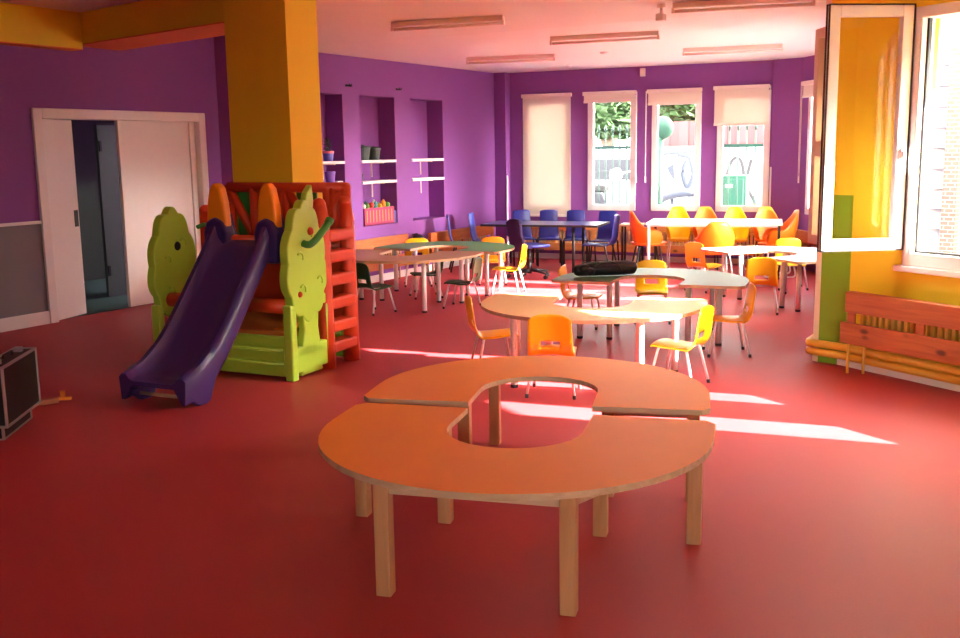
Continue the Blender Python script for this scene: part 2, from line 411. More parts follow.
# corridor
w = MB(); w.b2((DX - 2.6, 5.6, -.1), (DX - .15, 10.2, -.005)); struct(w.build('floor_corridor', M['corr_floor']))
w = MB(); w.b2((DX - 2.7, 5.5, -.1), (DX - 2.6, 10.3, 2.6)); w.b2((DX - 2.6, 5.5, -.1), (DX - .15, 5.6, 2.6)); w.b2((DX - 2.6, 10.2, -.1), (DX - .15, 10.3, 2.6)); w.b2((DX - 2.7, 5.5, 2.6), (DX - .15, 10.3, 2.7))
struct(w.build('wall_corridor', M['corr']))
d2 = sthing('door_2')
f = MB(); f.b2((DX - 1.02, 8.05, 0), (DX - .98, 8.80, 2.0)); lf = f.build('door_leaf', plain('grey_green_door_paint', (.10, .13, .10), .6), d2)
f = MB(); [f.b2((DX - .98, 8.06, z), (DX - .965, 8.09, z + .12)) for z in (.25, 1.7)]; f.build('hinge', M['gasket'], lf)

# ------------------------------------------------------------------ windows of the back and side walls
def win(n, base, ang, s0, s1, z0, z1, depth=.0, mid=False):
    r = sthing('window_%d' % n, base, ang)
    fw = .085
    f = MB()
    f.b2((s0, -.015, z0), (s0 + fw, .07, z1)); f.b2((s1 - fw, -.015, z0), (s1, .07, z1))
    f.b2((s0, -.015, z0), (s1, .07, z0 + fw)); f.b2((s0, -.015, z1 - fw), (s1, .07, z1))
    f.build('window_frame', M['white_frame'], r, bevel=.006)
    g = MB(); g.b2((s0 + fw, .03, z0 + fw), (s1 - fw, .036, z1 - fw)); g.build('window_pane', M['glass'], r)
    return r
for i, h in enumerate(BW): win(i + 2, B0, BANG, *h)
win(6, C0, CANG, .22, .95, .74, 2.40)
for i, h in enumerate(SW): win(i + 7, S0, SANG, *h)
for i, h in enumerate(WH[1:]): 
    r = win(i + 11, W0, WANG, *h)

for i, h in enumerate(FW): win(i + 15, F0, FANG, *h)
# window 1 with its open sash
s0, s1, z0, z1 = WH[0]
r = sthing('window_1', W0, WANG)
f = MB(); e = .045
f.b2((s0 - .02, -.03, z0 - .06), (s0 + e, .10, z1 + .03)); f.b2((s1 - e, -.03, z0), (s1 + .02, .10, z1)); f.b2((s0, -.03, z0 - .06), (s1, .10, z0 + .03)); f.b2((s0, -.03, z1 - e), (s1, .10, z1 + .03))
f.build('window_frame', M['white_frame'], r, bevel=.006)
f = MB(); q = .016
f.b2((s0 + e, .02, z0 + .03), (s0 + e + q, .05, z1 - e)); f.b2((s0 + e, .02, z0 + .03), (s1 - e, .05, z0 + .03 + q)); f.b2((s1 - e - q, .02, z0 + .03), (s1 - e, .05, z1 - e))
f.build('gasket', M['gasket'], r)
f = MB(); f.b2((s0 - .06, -.07, z0 - .10), (s1 + .06, 0, z0 - .06)); f.build('window_sill', M['white_frame'], r, bevel=.006)
hg = Vector((-.985, 7.57, 0)); tip = Vector((-1.462, 7.225, 0)); dv = tip - hg; L = dv.length; ang = math.atan2(dv.y, dv.x) - WANG
loc = Matrix.Rotation(-WANG, 3, 'Z') @ (hg - W0)
sw = .075; zb, zt = .925, 2.565
f = MB(); f.b2((0, -.03, zb), (sw, .03, zt)); f.b2((L - sw, -.03, zb), (L, .03, zt)); f.b2((sw, -.03, zb), (L - sw, .03, zb + sw)); f.b2((sw, -.03, zt - sw), (L - sw, .03, zt))
sash = f.build('sash', M['white_frame'], r, loc=loc, rz=ang, bevel=.006)
g = MB(); g.b2((sw, -.006, zb + sw), (L - sw, .006, zt - sw)); g.build('pane', M['glass'], sash)
g = MB()
for y in (-.012, .028):
    g.b2((-.006, y - .006, zb - .008), (L + .008, y + .006, zb)); g.b2((-.006, y - .006, zt), (L + .008, y + .006, zt + .008)); g.b2((L, y - .006, zb), (L + .008, y + .006, zt)); g.b2((-.008, y - .006, zb), (0, y + .006, zt))
g.build('gasket', M['gasket'], sash)
g = MB(); [g.cyl((-.015, -.02, z), (-.015, -.02, z + .09), .012, 10) for z in (.98, 1.7, 2.4)]; g.build('hinge', M['alu'], sash)
g = MB(); g.b2((.02, .03, 1.55), (.05, .05, 1.62)); g.b2((.028, .05, 1.46), (.042, .066, 1.60)); g.build('handle', M['white_frame'], sash, bevel=.003)
# open sash of the neighbouring side window, seen nearly edge on
sp = bpy.data.objects['window_10']
f = MB(); L2 = .62
f.b2((0, -.03, .80), (.09, .03, 2.62)); f.b2((L2 - .09, -.03, .80), (L2, .03, 2.62)); f.b2((.09, -.03, .80), (L2 - .09, .03, .88)); f.b2((.09, -.03, 2.54), (L2 - .09, .03, 2.62)); f.b2((.09, -.03, 1.55), (L2 - .09, .03, 1.68))
wl = Matrix.Rotation(-SANG, 3, 'Z') @ (Vector((-1.60, 8.66, 0)) - S0)
dd = Vector((-1.93, 9.18, 0)) - Vector((-1.60, 8.66, 0))
f.build('sash', plain('beige_window_frame', (.62, .46, .33), .5, var=.03), sp, loc=wl, rz=math.atan2(dd.y, dd.x) - SANG, bevel=.006)
g = MB(); g.b2((.09, -.005, .88), (L2 - .09, .005, 2.54)); g.build('pane', M['glass'], bpy.data.objects['window_10'].children[-1])

# ------------------------------------------------------------------ roller blinds
def blind(base, ang, s0, s1, ztop, zbot, label, chain=1):
    r = thing('roller_blind', label, 'blind', base, ang, 'roller blinds at the far windows')
    f = MB(); f.b2((s0, -.085, ztop - .055), (s1, -.025, ztop)); f.build('cassette', M['blind_case'], r, bevel=.008)
    f = MB(); f.b2((s0 + .015, -.052, zbot), (s1 - .015, -.047, ztop - .05)); f.build('blind_fabric', M['blind'], r)
    f = MB(); f.b2((s0 + .01, -.06, zbot - .02), (s1 - .01, -.04, zbot + .012)); f.build('bottom_bar', M['blind_case'], r, bevel=.004)
    if chain:
        x = s1 + .012 if chain > 0 else s0 - .012
        f = MB(); f.cyl((x, -.055, 1.22), (x, -.055, ztop - .02), .004, 6); f.cyl((x, -.07, 1.22), (x, -.07, ztop - .02), .004, 6)
        ch = f.build('pull_chain', M['blind_case'], r)
        f = MB(); f.cyl((x, -.062, 1.15), (x, -.062, 1.24), .012, 8); f.build('chain_weight', M['white'], ch)
    return r
blind(B0, BANG, .175, .965, 2.46, .66, 'cream roller blind pulled all the way down, leftmost on the far wall', 0)
blind(B0, BANG, 1.14, 1.94, 2.46, 2.32, 'rolled-up cream blind above the far window showing the dark scooter', 1)
blind(B0, BANG, 2.10, 2.88, 2.46, 2.26, 'rolled-up cream blind above the far window showing the thick green post', -1)
blind(B0, BANG, 3.04, 3.80, 2.47, 1.95, 'cream roller blind lowered a quarter over the far window beside the corner', 1)
blind(C0, CANG, .12, 1.02, 2.47, 2.28, 'cream blind on the canted wall behind the open beige sash', -1)

for i_, zb_, lab in ((2, 1.42, 'unseen cream blind added half lowered to cut the sun at the third side window'), (3, .80, 'unseen cream blind added to stop the sun at the side window by the green pier')):  # out of view, added to keep sun off the left and bag tables
    h = SW[i_]; blind(S0, SANG, h[0] - .03, h[1] + .03, 2.22, zb_, lab, 0)
# ------------------------------------------------------------------ conduits, pipes, sensors, hooks, lamps
for base, x, z0_, z1_, lab in ((B0, -.03, .0, 1.26, 'thin white conduit in the far left corner beside the closed blind'), (B0, 3.845, .0, 1.36, 'thin white conduit in the corner right of the quarter-lowered blind')):
    f = MB(); f.cyl((x, -.16 if x < 0 else -.06, z0_), (x, -.16 if x < 0 else -.06, z1_), .013, 10)
    tag(f.build('conduit', M['white'], loc=base, rz=BANG), lab, 'conduit')
f = MB(); f.b2((1.985, -.04, 2.65), (2.06, -.001, 2.765)); o = f.build('wall_sensor', M['blind_case'], loc=B0, rz=BANG, bevel=.008)
tag(o, 'small cream sensor box high on the far purple wall between two windows', 'sensor')
t = thing('security_camera', 'small white device hanging from the ceiling between the lamps', 'sensor', (-3.06, 8.40, CZ + zc(8.40)))
f = MB(); f.cyl((0, 0, -.03), (0, 0, 0), .035, 14); f.cyl((0, 0, -.08), (0, 0, -.03), .012, 10); f.build('bracket', M['lamp_w'], t)
f = MB(); f.box((0, -.01, -.11), (.07, .09, .06)); f.build('housing', M['lamp_w'], t, bevel=.01)
for k, ((x, y), lab) in enumerate((((-6.1, 13.1), 'small round ceiling detector nearest the far wall'), ((-4.94, 11.6), 'small round ceiling detector between the far lamps'))):
    f = MB(); f.lathe([(.05, 0), (.045, -.02), (.02, -.03)], (0, 0, 0), 16); o = f.build('smoke_detector', M['white'], loc=(x, y, CZ)); tag(o, lab, 'detector')
def lamp(x, y, deg, lab, first=[None]):
    if first[0] is None:
        t = thing('ceiling_lamp', lab, 'ceiling lamp', group='fluorescent battens on the ceiling')
        f = MB(); f.b2((-.56, -.03, -.045), (.56, .03, 0)); f.build('lamp_body', M['lamp_w'], t, bevel=.006)
        for s in (-1, 1):
            f = MB(); f.b2((s * .555 - .012, -.022, -.085), (s * .555 + .012, .022, -.04)); f.build('lamp_holder', M['lamp_w'], t, bevel=.004)
        f = MB(); f.cyl((-.545, 0, -.068), (.545, 0, -.068), .014, 12); f.build('lamp_tube', M['tube'], t, smooth=True)
        first[0] = t; used = False
    else: used = True
    place(first[0], used, (x, y, CZ + zc(y)), deg, lab)
    first[0].rotation_euler.x = 0
lamp(-5.07, 8.22, 9, 'unlit fluorescent batten nearest the yellow column')
lamp(-4.17, 9.78, 9, 'unlit fluorescent batten second from the left column, above the middle of the room')
lamp(-6.06, 11.3, 13, 'small unlit fluorescent batten at the far left, near the niche wall')
lamp(-3.47, 11.9, 11, 'unlit fluorescent batten at the far right above the orange tub chairs')
lamp(-2.40, 8.48, 13, 'unlit fluorescent batten at the top edge, right of the hanging device')
for y, lab in ((10.02, 'small dark wall hook above the leftmost niche gap'), (11.08, 'small dark wall hook between the middle and right niches')):
    f = MB(); f.b2((0, -.045, -.012), (.012, .045, .012)); f.tube([(.012, .02, 0), (.04, .02, -.004), (.04, .02, .02)], .006, 6); f.tube([(.012, -.02, 0), (.04, -.02, -.004), (.04, -.02, .02)], .006, 6)
    o = f.build('wall_hook', M['black'], loc=(NX, y, 2.44)); tag(o, lab, 'hook')
# heating pipes
def pipe(name, pts, r, m, lab, fit=None):
    f = MB(); f.tube(pts, r, 12); o = f.build(name, m, smooth=True); return tag(o, lab, 'pipe')
P = lambda s, off, z: W0 + WD * s + Vector((WD.y, -WD.x, 0)) * off + Vector((0, 0, z))
for z, lab in ((.150, 'upper yellow heating pipe round the green pier and along the wall'), (.085, 'lower yellow heating pipe round the green pier and along the wall')):
    a = [Vector((-1.64, 8.30, z)), Vector((-1.65, 7.94, z)), Vector((-1.638, 7.885, z)), Vector((-1.60, 7.865, z)), P(-.02, .05, z) , P(.15, .05, z), P(6.0, .05, z)]
    pipe('heating_pipe', a, .030, M['pipe_y'], lab)
def bp_(s, off, z): return B0 + BD * s + Vector((BD.y, -BD.x, 0)) * off + Vector((0, 0, z))
for z, lab in ((.20, 'upper purple-painted pipe low along the far wall'), (.12, 'lower purple-painted pipe low along the far wall')):
    pipe('heating_pipe', [bp_(.05, .05, z), bp_(3.8, .05, z)], .022, M['pipe_p'], lab)

# ------------------------------------------------------------------ radiators and their wooden covers
def radiator(base, ang, s0, s1, z0_, z1_, mat, lab):
    r = thing('radiator', lab, 'radiator', base, ang, 'radiators behind wooden covers')
    f = MB(); n = max(3, int((s1 - s0) / .052))
    for i in range(n):
        x = s0 + (i + .5) * (s1 - s0) / n
        f.b2((x - .015, -.12, z0_), (x + .015, -.045, z1_))
    f.b2((s0, -.10, z0_ + .01), (s1, -.065, z0_ + .05)); f.b2((s0, -.10, z1_ - .05), (s1, -.065, z1_ - .01))
    f.build('radiator_columns', mat, r, bevel=.006)
    for x in (s0 + .05, s1 - .05):
        f = MB(); f.cyl((x, -.108, 0), (x, -.108, z0_ + .03), .011, 10); f.build('radiator_foot', mat, r)
    return r
def cover(base, ang, s0, s1, z0_, z1_, lab, out=.19, posts=None, low=.155, top=.15, leg=False, pm='pine'):
    r = thing('radiator_cover', lab, 'radiator cover', base, ang, 'wooden radiator covers')
    f = MB(); f.b2((s0, -out, z1_ - top), (s1, -out + .028, z1_)); f.build('top_board', M[pm], r, bevel=.005)
    f = MB(); f.b2((s0 - .02, -out - .02, z0_), (s1, -out + .008, z0_ + low)); f.build('bottom_board', M[pm], r, bevel=.005)
    f = MB(); f.b2((s0, -out + .028, z1_ - .028), (s1, -.125, z1_)); f.b2((s0, -out + .028, z1_ - .12), (s0 + .03, -.125, z1_ - .028)); f.build('shelf_board', M[pm], r, bevel=.004)
    for x in (posts or (s0 + .03, (s0 + s1) / 2, s1 - .03)):
        f = MB(); f.b2((x - .035, -out + .009, z0_ + .01), (x + .035, -out + .027, z1_ - top + .02)); f.build('post', M[pm], r, bevel=.004)
    if leg:
        f = MB(); f.cyl((s0 + .03, -out + .02, 0), (s0 + .03, -out + .02, z0_ + .01), .011, 10); f.build('foot', M['pipe_y'], r)
    return r
radiator(W0, WANG, .20, 1.85, .20, .545, M['rad'], 'yellow-brown radiator under the open window at right')
cover(W0, WANG, .14, 1.90, .225, .60, 'varnished pine radiator cover under the open window at right', .20, (.19, .77, 1.30, 1.84), leg=True)
LW = (NX, 0, 0)
radiator(LW, PI / 2, 9.55, 10.90, .18, .50, M['rad_tan'], 'tan radiator on the niche wall beside the red ladder')
cover(LW, PI / 2, 9.50, 10.97, .18, .585, 'pine radiator cover on the niche wall, nearer one beside the red ladder', .18)
radiator(LW, PI / 2, 11.60, 13.15, .18, .47, M['rad_tan'], 'tan radiator on the niche wall toward the far corner')
cover(LW, PI / 2, 11.52, 13.27, .18, .55, 'pine radiator cover on the niche wall, farther one toward the blue chairs', .18)
radiator(B0, BANG, .20, 2.00, .24, .47, M['rad_sunlit'], 'radiator painted as if sunlit on the far wall behind the blue chairs')
cover(B0, BANG, .12, 2.02, .15, .545, 'pine radiator cover on the far wall behind the blue chairs', .19, (.16, .72, 1.35, 1.97), low=.11, top=.085, pm='pine_sunlit')
radiator(B0, BANG, 2.25, 3.70, .24, .47, M['rad_sunlit'], 'radiator painted as if sunlit on the far wall behind the orange tub chairs')
cover(B0, BANG, 2.17, 3.80, .15, .545, 'pine radiator cover on the far wall behind the orange tub chairs', .19, (2.21, 2.75, 3.3, 3.75), low=.11, top=.085, pm='pine_sunlit')
radiator(C0, CANG, .25, 1.15, .16, .47, M['rad_tan'], 'tan radiator on the canted wall under the last window')
cover(C0, CANG, .20, 1.25, .15, .55, 'pine radiator cover on the canted wall under the last window', .19)

# ------------------------------------------------------------------ niche shelves and what stands on them
def shelf(y0, y1, z, lab):
    t = thing('niche_shelf', lab, 'shelf', (NX, (y0 + y1) / 2, z), 0, 'white shelves in the wall niches')
    f = MB(); f.b2((-.255, -(y1 - y0) / 2 + .002, -.035), (.012, (y1 - y0) / 2 - .002, 0)); f.build('board', M['white'], t, bevel=.004); bo = (y1 - y0) * .24
    f = MB(); f.b2((-.257, bo - .012, -.22), (-.249, bo + .012, -.036)); f.b2((-.257, bo - .012, -.046), (-.06, bo + .012, -.036)); f.build('bracket', M['lamp_w'], t)
for (a, b), nm in zip(NI, ('leftmost niche beside the yellow column', 'middle niche', 'right empty niche')):
    shelf(a, b, 1.545, 'upper white shelf in the ' + nm); shelf(a, b, 1.285, 'lower white shelf in the ' + nm)
def pot(name, x, y, z, r, h, m, lab, plant=0, band=None, group=None, cat='pot'):
    t = thing(name, lab, cat, (x, y, z), 0, group)
    f = MB(); f.lathe([(r * .8, 0), (r * .95, h * .6), (r, h * .8), (r * 1.06, h * .82), (r * 1.06, h), (r * .9, h), (r * .88, h * .9), (.001, h * .9)]); f.build('pot', m, t, smooth=False)
    if band:
        f = MB(); f.lathe([(r * 1.0, h * .78), (r * 1.09, h * .78), (r * 1.09, h * 1.0), (r * 1.0, h * 1.0)]); f.build('label_band', band, t)
    if plant:
        f = MB()
        for k in range(26):
            a = random.uniform(0, 2 * PI); q = random.uniform(0, r * .8); zz = h * .85 + random.uniform(.01, plant)
            c = Vector((q * math.cos(a), q * math.sin(a), zz))
            f.box(c, (.05, .03, .004), rot=Matrix.Rotation(a, 3, 'Z') @ Matrix.Rotation(random.uniform(-.8, .8), 3, 'Y'))
        f.tube([(0, 0, h * .8), (0, 0, h + plant * .7)], .006, 6)
        f.build('leaves', M['leaf'], t)
    return t
pot('plant_pot', NX - .07, 9.68, 1.545, .065, .12, M['pot_blue'], 'blue pot with a pink band holding a dark plant in the leftmost niche', .16, M['pink'])
pot('pot', NX - .07, 9.70, 1.285, .062, .14, M['pot_violet'], 'plain violet pot on the lower shelf of the leftmost niche')
pot('plant_pot', NX - .11, 10.40, 1.545, .11, .17, M['pot_dark'], 'larger dark pot on the upper shelf of the middle niche', .03)
pot('plant_pot', NX - .11, 10.66, 1.545, .085, .15, M['pot_dark'], 'smaller dark green pot on the upper shelf of the middle niche', .03)
pot('pot', NX - .10, 10.33, 1.285, .045, .09, M['pot_dark'], 'tiny dark pot on the lower shelf of the middle niche')
t = thing('toy_basket', 'magenta basket full of toys at the bottom of the middle niche', 'basket', (NX - .115, 10.60, .725))
f = MB(); f.b2((-.10, -.33, 0), (.11, .33, .012))
for lo, hi in (((.10, -.33, 0), (.11, .33, .22)), ((-.10, -.33, 0), (-.09, .33, .22)), ((-.1, -.33, 0), (.11, -.32, .22)), ((-.1, .32, 0), (.11, .33, .22))): f.b2(lo, hi)
f.build('basket', M['magenta'], t)
f = MB()
for k in range(9): f.b2((.111, -.28 + k * .067, .04), (.113, -.262 + k * .067, .19))
f.build('basket_print', M['stripe'], t)
tc = [plain('toy_%d' % i, c, .4) for i, c in enumerate([(.85, .5, .02), (.8, .06, .03), (.8, .25, .02), (.75, .7, .6), (.05, .3, .3), (.12, .3, .05)])]
nm_c = ['amber', 'red', 'orange', 'white', 'teal', 'green']
k = 0
for row in range(2):
    for i in range(7):
        c = (i * 2 + row * 3 + (i // 3)) % 6; y = 10.60 - .265 + i * .088 + row * .012
        f = MB()
        if (i + row) % 2: f.ball((0, 0, 0), .036)
        else: f.lathe([(.020, -.035), (.026, -.03), (.026, .03), (.012, .045), (.012, .06)], (0, 0, 0), 12)
        pos = ('front' if row else 'back'); side = ['far left', 'left', 'centre left', 'middle', 'centre right', 'right', 'far right'][i]
        o = f.build('toy', tc[c], loc=(NX - .155 + row * .08, y, .955 + .012 * ((i * 5 + row) % 3)), smooth=True)
        tag(o, '%s toy %s in the %s row of the magenta basket' % (nm_c[c], side, pos), 'toy', 'toys in the magenta basket')
f = MB(); f.b2((-.08, -.025, 0), (.08, .025, .16)); o = f.build('book', M['pot_blue'], loc=(NX - .09, 10.958, .725), bevel=.004)
tag(o, 'blue book standing right of the magenta basket in the middle niche', 'book')
f = MB(); f.b2((-.06, -.05, 0), (.06, .05, .02)); o = f.build('notebook', M['blind_case'], loc=(NX - .08, 9.835, 1.285)); tag(o, 'small pale notebook lying on the lower shelf of the leftmost niche', 'notebook')
f = MB(); f.ball((0, 0, .07), .08, (.8, 1, 1)); f.ball((.01, .06, .05), .05); f.ball((-.01, -.04, .12), .045)
o = f.build('cloth_bundle', plain('dark_cloth', (.03, .012, .035), .9, bump=.5, scale=30), loc=(NX + .10, 11.33, .40), smooth=True); 
tag(o, 'small dark bundle hanging between the two pine covers on the niche wall', 'bundle')
f = MB(); f.cyl((NX, 11.33, .545), (NX + .10, 11.33, .545), .008, 8); tag(f.build('wall_peg', M['black'], smooth=True), 'dark peg carrying the bundle between the two pine covers', 'peg')

# ------------------------------------------------------------------ horseshoe tables
def shoe_outline(Wd=1.64, straight=.30, ch=.29, cd=.29, n=28):
    r = Wd / 2; pts = [(ch, 0), (r - .04, 0), (r, -.05)]
    pts += [(r * math.cos(a), -straight - r * math.sin(a)) for a in [PI * k / n for k in range(n + 1)]]
    pts += [(-r, -.05), (-r + .04, 0), (-ch, 0)]
    m = 14
    pts += [(-ch * math.cos(PI * k / m), -cd - ch * math.sin(PI * k / m)) for k in range(m + 1)]
    return pts
def shoe_prism(f, pts, t, z, top_i, edge_i):
    """horseshoe outline is not convex: split into quads between outer and inner chains"""
    b = f.b
    n = len(pts); bot = [b.verts.new((p[0], p[1], z - t)) for p in pts]; top = [b.verts.new((p[0], p[1], z)) for p in pts]
    for i in range(n):
        q = b.faces.new([bot[i], bot[(i + 1) % n], top[(i + 1) % n], top[i]]); q.material_index = edge_i
    for ring, mi in ((top, top_i), (bot, top_i)):
        q = b.faces.new(ring if ring is top else ring[::-1]); q.material_index = mi
        q.normal_update(); bmesh.ops.triangulate(b, faces=[q])
LEGS = [(.745, -.18), (-.745, -.18), (.35, -.18), (-.35, -.18), (.35, -.95), (-.35, -.95)]
LEGS2 = [(.60, -.18), (-.60, -.18), (.34, -.20), (-.34, -.20), (.44, -.90), (-.44, -.90)]
def horseshoe(lab, group, z, top, edge, legm, square, t=.025):
    r = thing('horseshoe_table', lab, 'table', group=group)
    f = MB(); shoe_prism(f, shoe_outline(), t, z, 0, 1); f.build('tabletop', [top, edge], r)
    f = MB()
    if not square: f.b.free(); f = None
    for a, c in () if f is None else ((0, 4), (1, 5), (4, 5), (0, 2), (1, 3)):
        p, q = Vector((*LEGS[a], z - t - .035)), Vector((*LEGS[c], z - t - .035)); d = q - p
        f.box((p + q) / 2, (d.length, .022, .05), math.atan2(d.y, d.x))
    if f: f.build('apron', edge, r)
    for x, y in (LEGS if square else LEGS2):
        f = MB()
        if square: f.b2((x - .03, y - .03, 0), (x + .03, y + .03, z - t))
        else: f.cyl((x, y, .018), (x, y, z - t), .025, 14)
        lg = f.build('leg', legm, r, bevel=.005 if square else 0, smooth=not square)
        if not square:
            f = MB(); f.cyl((x, y, 0), (x, y, .022), .0265, 14); f.build('foot_cap', M['rubber'], lg)
    return r
OG = 'orange horseshoe tables in the foreground'
t = horseshoe('orange horseshoe table nearest the camera on square beech legs', OG, .485, M['orange_top'], M['edge'], M['beech'], True)
place(t, False, (-2.03, 3.935, 0), 14.8, t['label'])
place(t, True, (-2.09, 4.05, 0), 198.2, 'orange horseshoe table behind the nearest one, closing the ring', OG)
MG = 'white-legged horseshoe tables'
def wt(loc, deg, top, lab, z=.53):
    t = horseshoe(lab, MG, z, top, M['edge'], M['white_metal'], False)
    place(t, False, loc, deg, lab)
wt((-3.055, 7.09, 0), 13.5, M['cream_top'], 'cream horseshoe table with sunlit patches right behind the orange ring')
wt((-3.01, 7.93, 0), 189, M['green_top'], 'grey-green horseshoe table carrying the black bag')
wt((-6.28, 9.42, 0), 12, M['pale_top'], 'pale horseshoe table at left beside the red ladder', .55)
wt((-6.25, 9.72, 0), 184, M['green_top'], 'grey-green horseshoe table at left in front of the pine covers')
wt((-2.85, 10.47, 0), 144, M['white_top'], 'white horseshoe table at right in front of the orange tub chairs')

# ------------------------------------------------------------------ stacking chairs
def shell_mesh(prof, hw, slot=None, dish=.014, wrap=.022, nu=14, roundtop=.5, base=.35):
    """prof: (y,z) spline from seat front to back top; hw(t): half width"""
    f = MB(); P_ = spline([(0, a, c) for a, c in prof], 5); n = len(P_)
    g = []
    for i, p in enumerate(P_):
        t = i / (n - 1); row = []
        dn = (P_[min(i + 1, n - 1)] - P_[max(i - 1, 0)]).normalized(); nrm = Vector((0, -dn.z, dn.y))
        h = hw(t)
        for k in range(nu + 1):
            u = -1 + 2 * k / nu
            c = Vector((u * h, p.y, p.z)) + nrm * (u * u) * (dish if t < .5 else wrap)
            if t > .86: c -= dn * (abs(u) ** 4) * roundtop * (t - .86) * .9
            row.append(f.b.verts.new(c))
        g.append(row)
    for i in range(n - 1):
        for k in range(nu):
            if slot and slot[0] <= i < slot[1] and slot[2] <= k < nu - slot[2]: continue
            f.b.faces.new([g[i][k], g[i][k + 1], g[i + 1][k + 1], g[i + 1][k]])
    return f
def kid_chair(name, shell, lab, group):
    r = thing(name, lab, 'chair', group=group)
    prof = [(.185, .285), (.165, .305), (.06, .300), (-.06, .293), (-.125, .305), (-.158, .36), (-.172, .45), (-.192, .575)]
    f = shell_mesh(prof, lambda t: .150 + .03 * math.sin(min(1, t * 1.6) * PI * .5) - .02 * max(0, t - .6) * 2, slot=(24, 27, 4), roundtop=.28)
    f.build('shell', shell, r, smooth=True, solid=.009)
    f = MB(); z = .283
    f.tube([(-.13, .12, z), (.13, .12, z), (.135, -.10, z), (-.135, -.10, z), (-.13, .12, z)], .009, 8)
    f.build('seat_frame', M['white_metal'], r, smooth=True)
    for sx in (-1, 1):
        for y0_, y1_ in ((.11, .175), (-.10, -.17)):
            f = MB(); f.tube([(sx * .125, y0_, .288), (sx * .145, y0_ * 1.08, .262), (sx * .185, y1_, .012)], .0105, 8)
            lg = f.build('leg', M['white_metal'], r, smooth=True)
            f = MB(); f.cyl((sx * .185, y1_, 0), (sx * .1835, y1_ * .99, .026), .0135, 10); f.build('foot_cap', M['rubber'], lg)
    return r
YG = 'yellow children\'s chairs at the horseshoe tables'
YC = [
 ((-3.66, 6.52), -50, 'yellow chair at the left tip of the sunlit cream table'),
 ((-2.95, 6.08), 18, 'yellow chair with its back to the camera in front of the cream table'),
 ((-2.27, 6.69), 88, 'yellow chair turned to the right end of the cream table'),
 ((-3.37, 9.10), 203, 'yellow chair behind the grey-green bag table, facing the camera'),
 ((-5.55, 10.25), 105, 'yellow chair seen side-on right of the left grey-green table'),
 ((-6.92, 10.42), 215, 'yellow chair behind the left grey-green table, near the dark bundle'),
 ((-3.56, 11.36), -25, 'yellow chair at the left tip of the white horseshoe table'),
 ((-2.72, 11.92), 205, 'yellow chair in full sun behind the white horseshoe table'),
]
p = kid_chair('childrens_chair', M['yel'], YC[0][2], YG)
KS = (.87, .93, 1.0)
for i, ((x, y), a, l) in enumerate(YC): place(p, i > 0, (x, y, 0), a, l, None, KS)
AG = 'amber children\'s chairs at the horseshoe tables'
AC = [((-2.29, 7.91), 115, 'amber chair seen side-on at the right end of the bag table'),
      ((-2.58, 10.07), 14, 'amber chair with its back to the camera at the right arm of the white table'),
      ((-3.86, 8.58), -78, 'amber chair at the left end of the bag table behind the black bag'),
      ((-6.12, 10.90), 208, 'amber chair behind the left grey-green table, in front of the farther pine cover')]
p = kid_chair('childrens_chair', M['amber'], AC[0][2], AG)
for i, ((x, y), a, l) in enumerate(AC): place(p, i > 0, (x, y, 0), a, l, None, KS)
GG = 'dark green children\'s chairs at the left tables'
GC = [((-6.15, 8.42), -12, 'dark green chair with its back to the camera under the pale left table'),
      ((-6.27, 9.60), 135, 'dark green chair in the notch between the two left tables'),
      ((-5.50, 9.12), 102, 'dark green chair seen side-on at the right end of the pale left table')]
p = kid_chair('childrens_chair', M['grn'], GC[0][2], GG)
for i, ((x, y), a, l) in enumerate(GC): place(p, i > 0, (x, y, 0), a, l, scale=(.85, .90, .93))

# ------------------------------------------------------------------ blue table and chairs
t = thing('rectangular_table', 'blue rectangular table with dark edge near the closed blind', 'table', (-6.13, 12.40, 0), math.radians(10))
f = MB(); f.b2((-.80, -.38, .63), (.80, .38, .655)); f.build('tabletop', M['blue_top'], t, bevel=.006)
f = MB(); f.b2((-.807, -.387, .628), (.807, -.38, .657)); f.b2((-.807, .38, .628), (.807, .387, .657)); f.b2((-.807, -.387, .628), (-.80, .387, .657)); f.b2((.80, -.387, .628), (.807, .387, .657)); f.build('edge_band', M['black'], t)
for x in (-.46, .46):
    for y in (-.26, .26):
        f = MB(); f.cyl((x, y, 0), (x, y, .63), .02, 12); f.build('leg', M['chrome'] if x < 0 else M['black'], t, smooth=True)
t = thing('side_table', 'pale wooden table end poking out behind the rightmost blue chair', 'table', (-5.10, 12.99, 0), math.radians(12))
f = MB(); f.b2((-.15, -.15, .60), (.15, .15, .63)); f.build('tabletop', M['edge'], t, bevel=.004)
for x in (-.12, .12):
    for y in (-.12, .12):
        f = MB(); f.cyl((x, y, 0), (x, y, .60), .016, 10); f.build('leg', M['black'], t, smooth=True)
def blue_chair(lab, group):
    r = thing('shell_chair', lab, 'chair', group=group)
    prof = [(.20, .385), (.18, .40), (.05, .395), (-.08, .39), (-.15, .41), (-.185, .49), (-.20, .62), (-.225, .785)]
    f = shell_mesh(prof, lambda t: .17 - .045 * t, dish=.015, wrap=.02, roundtop=.12)
    f.build('shell', M['blue'], r, smooth=True, solid=.01)
    for sx in (-1, 1):
        f = MB(); f.tube([(sx * .15, .15, .39), (sx * .165, .165, .36), (sx * .165, .20, .01)], .012, 8); f.build('leg', M['black'], r, smooth=True)
        f = MB(); f.tube([(sx * .15, -.11, .39), (sx * .165, -.125, .36), (sx * .165, -.21, .01)], .012, 8); f.build('leg', M['black'], r, smooth=True)
    f = MB(); f.tube([(-.15, .15, .385), (.15, .15, .385), (.15, -.11, .38), (-.15, -.11, .38), (-.15, .15, .385)], .010, 8); f.build('seat_frame', M['black'], r, smooth=True)
    return r
BG = 'blue shell chairs round the blue table'
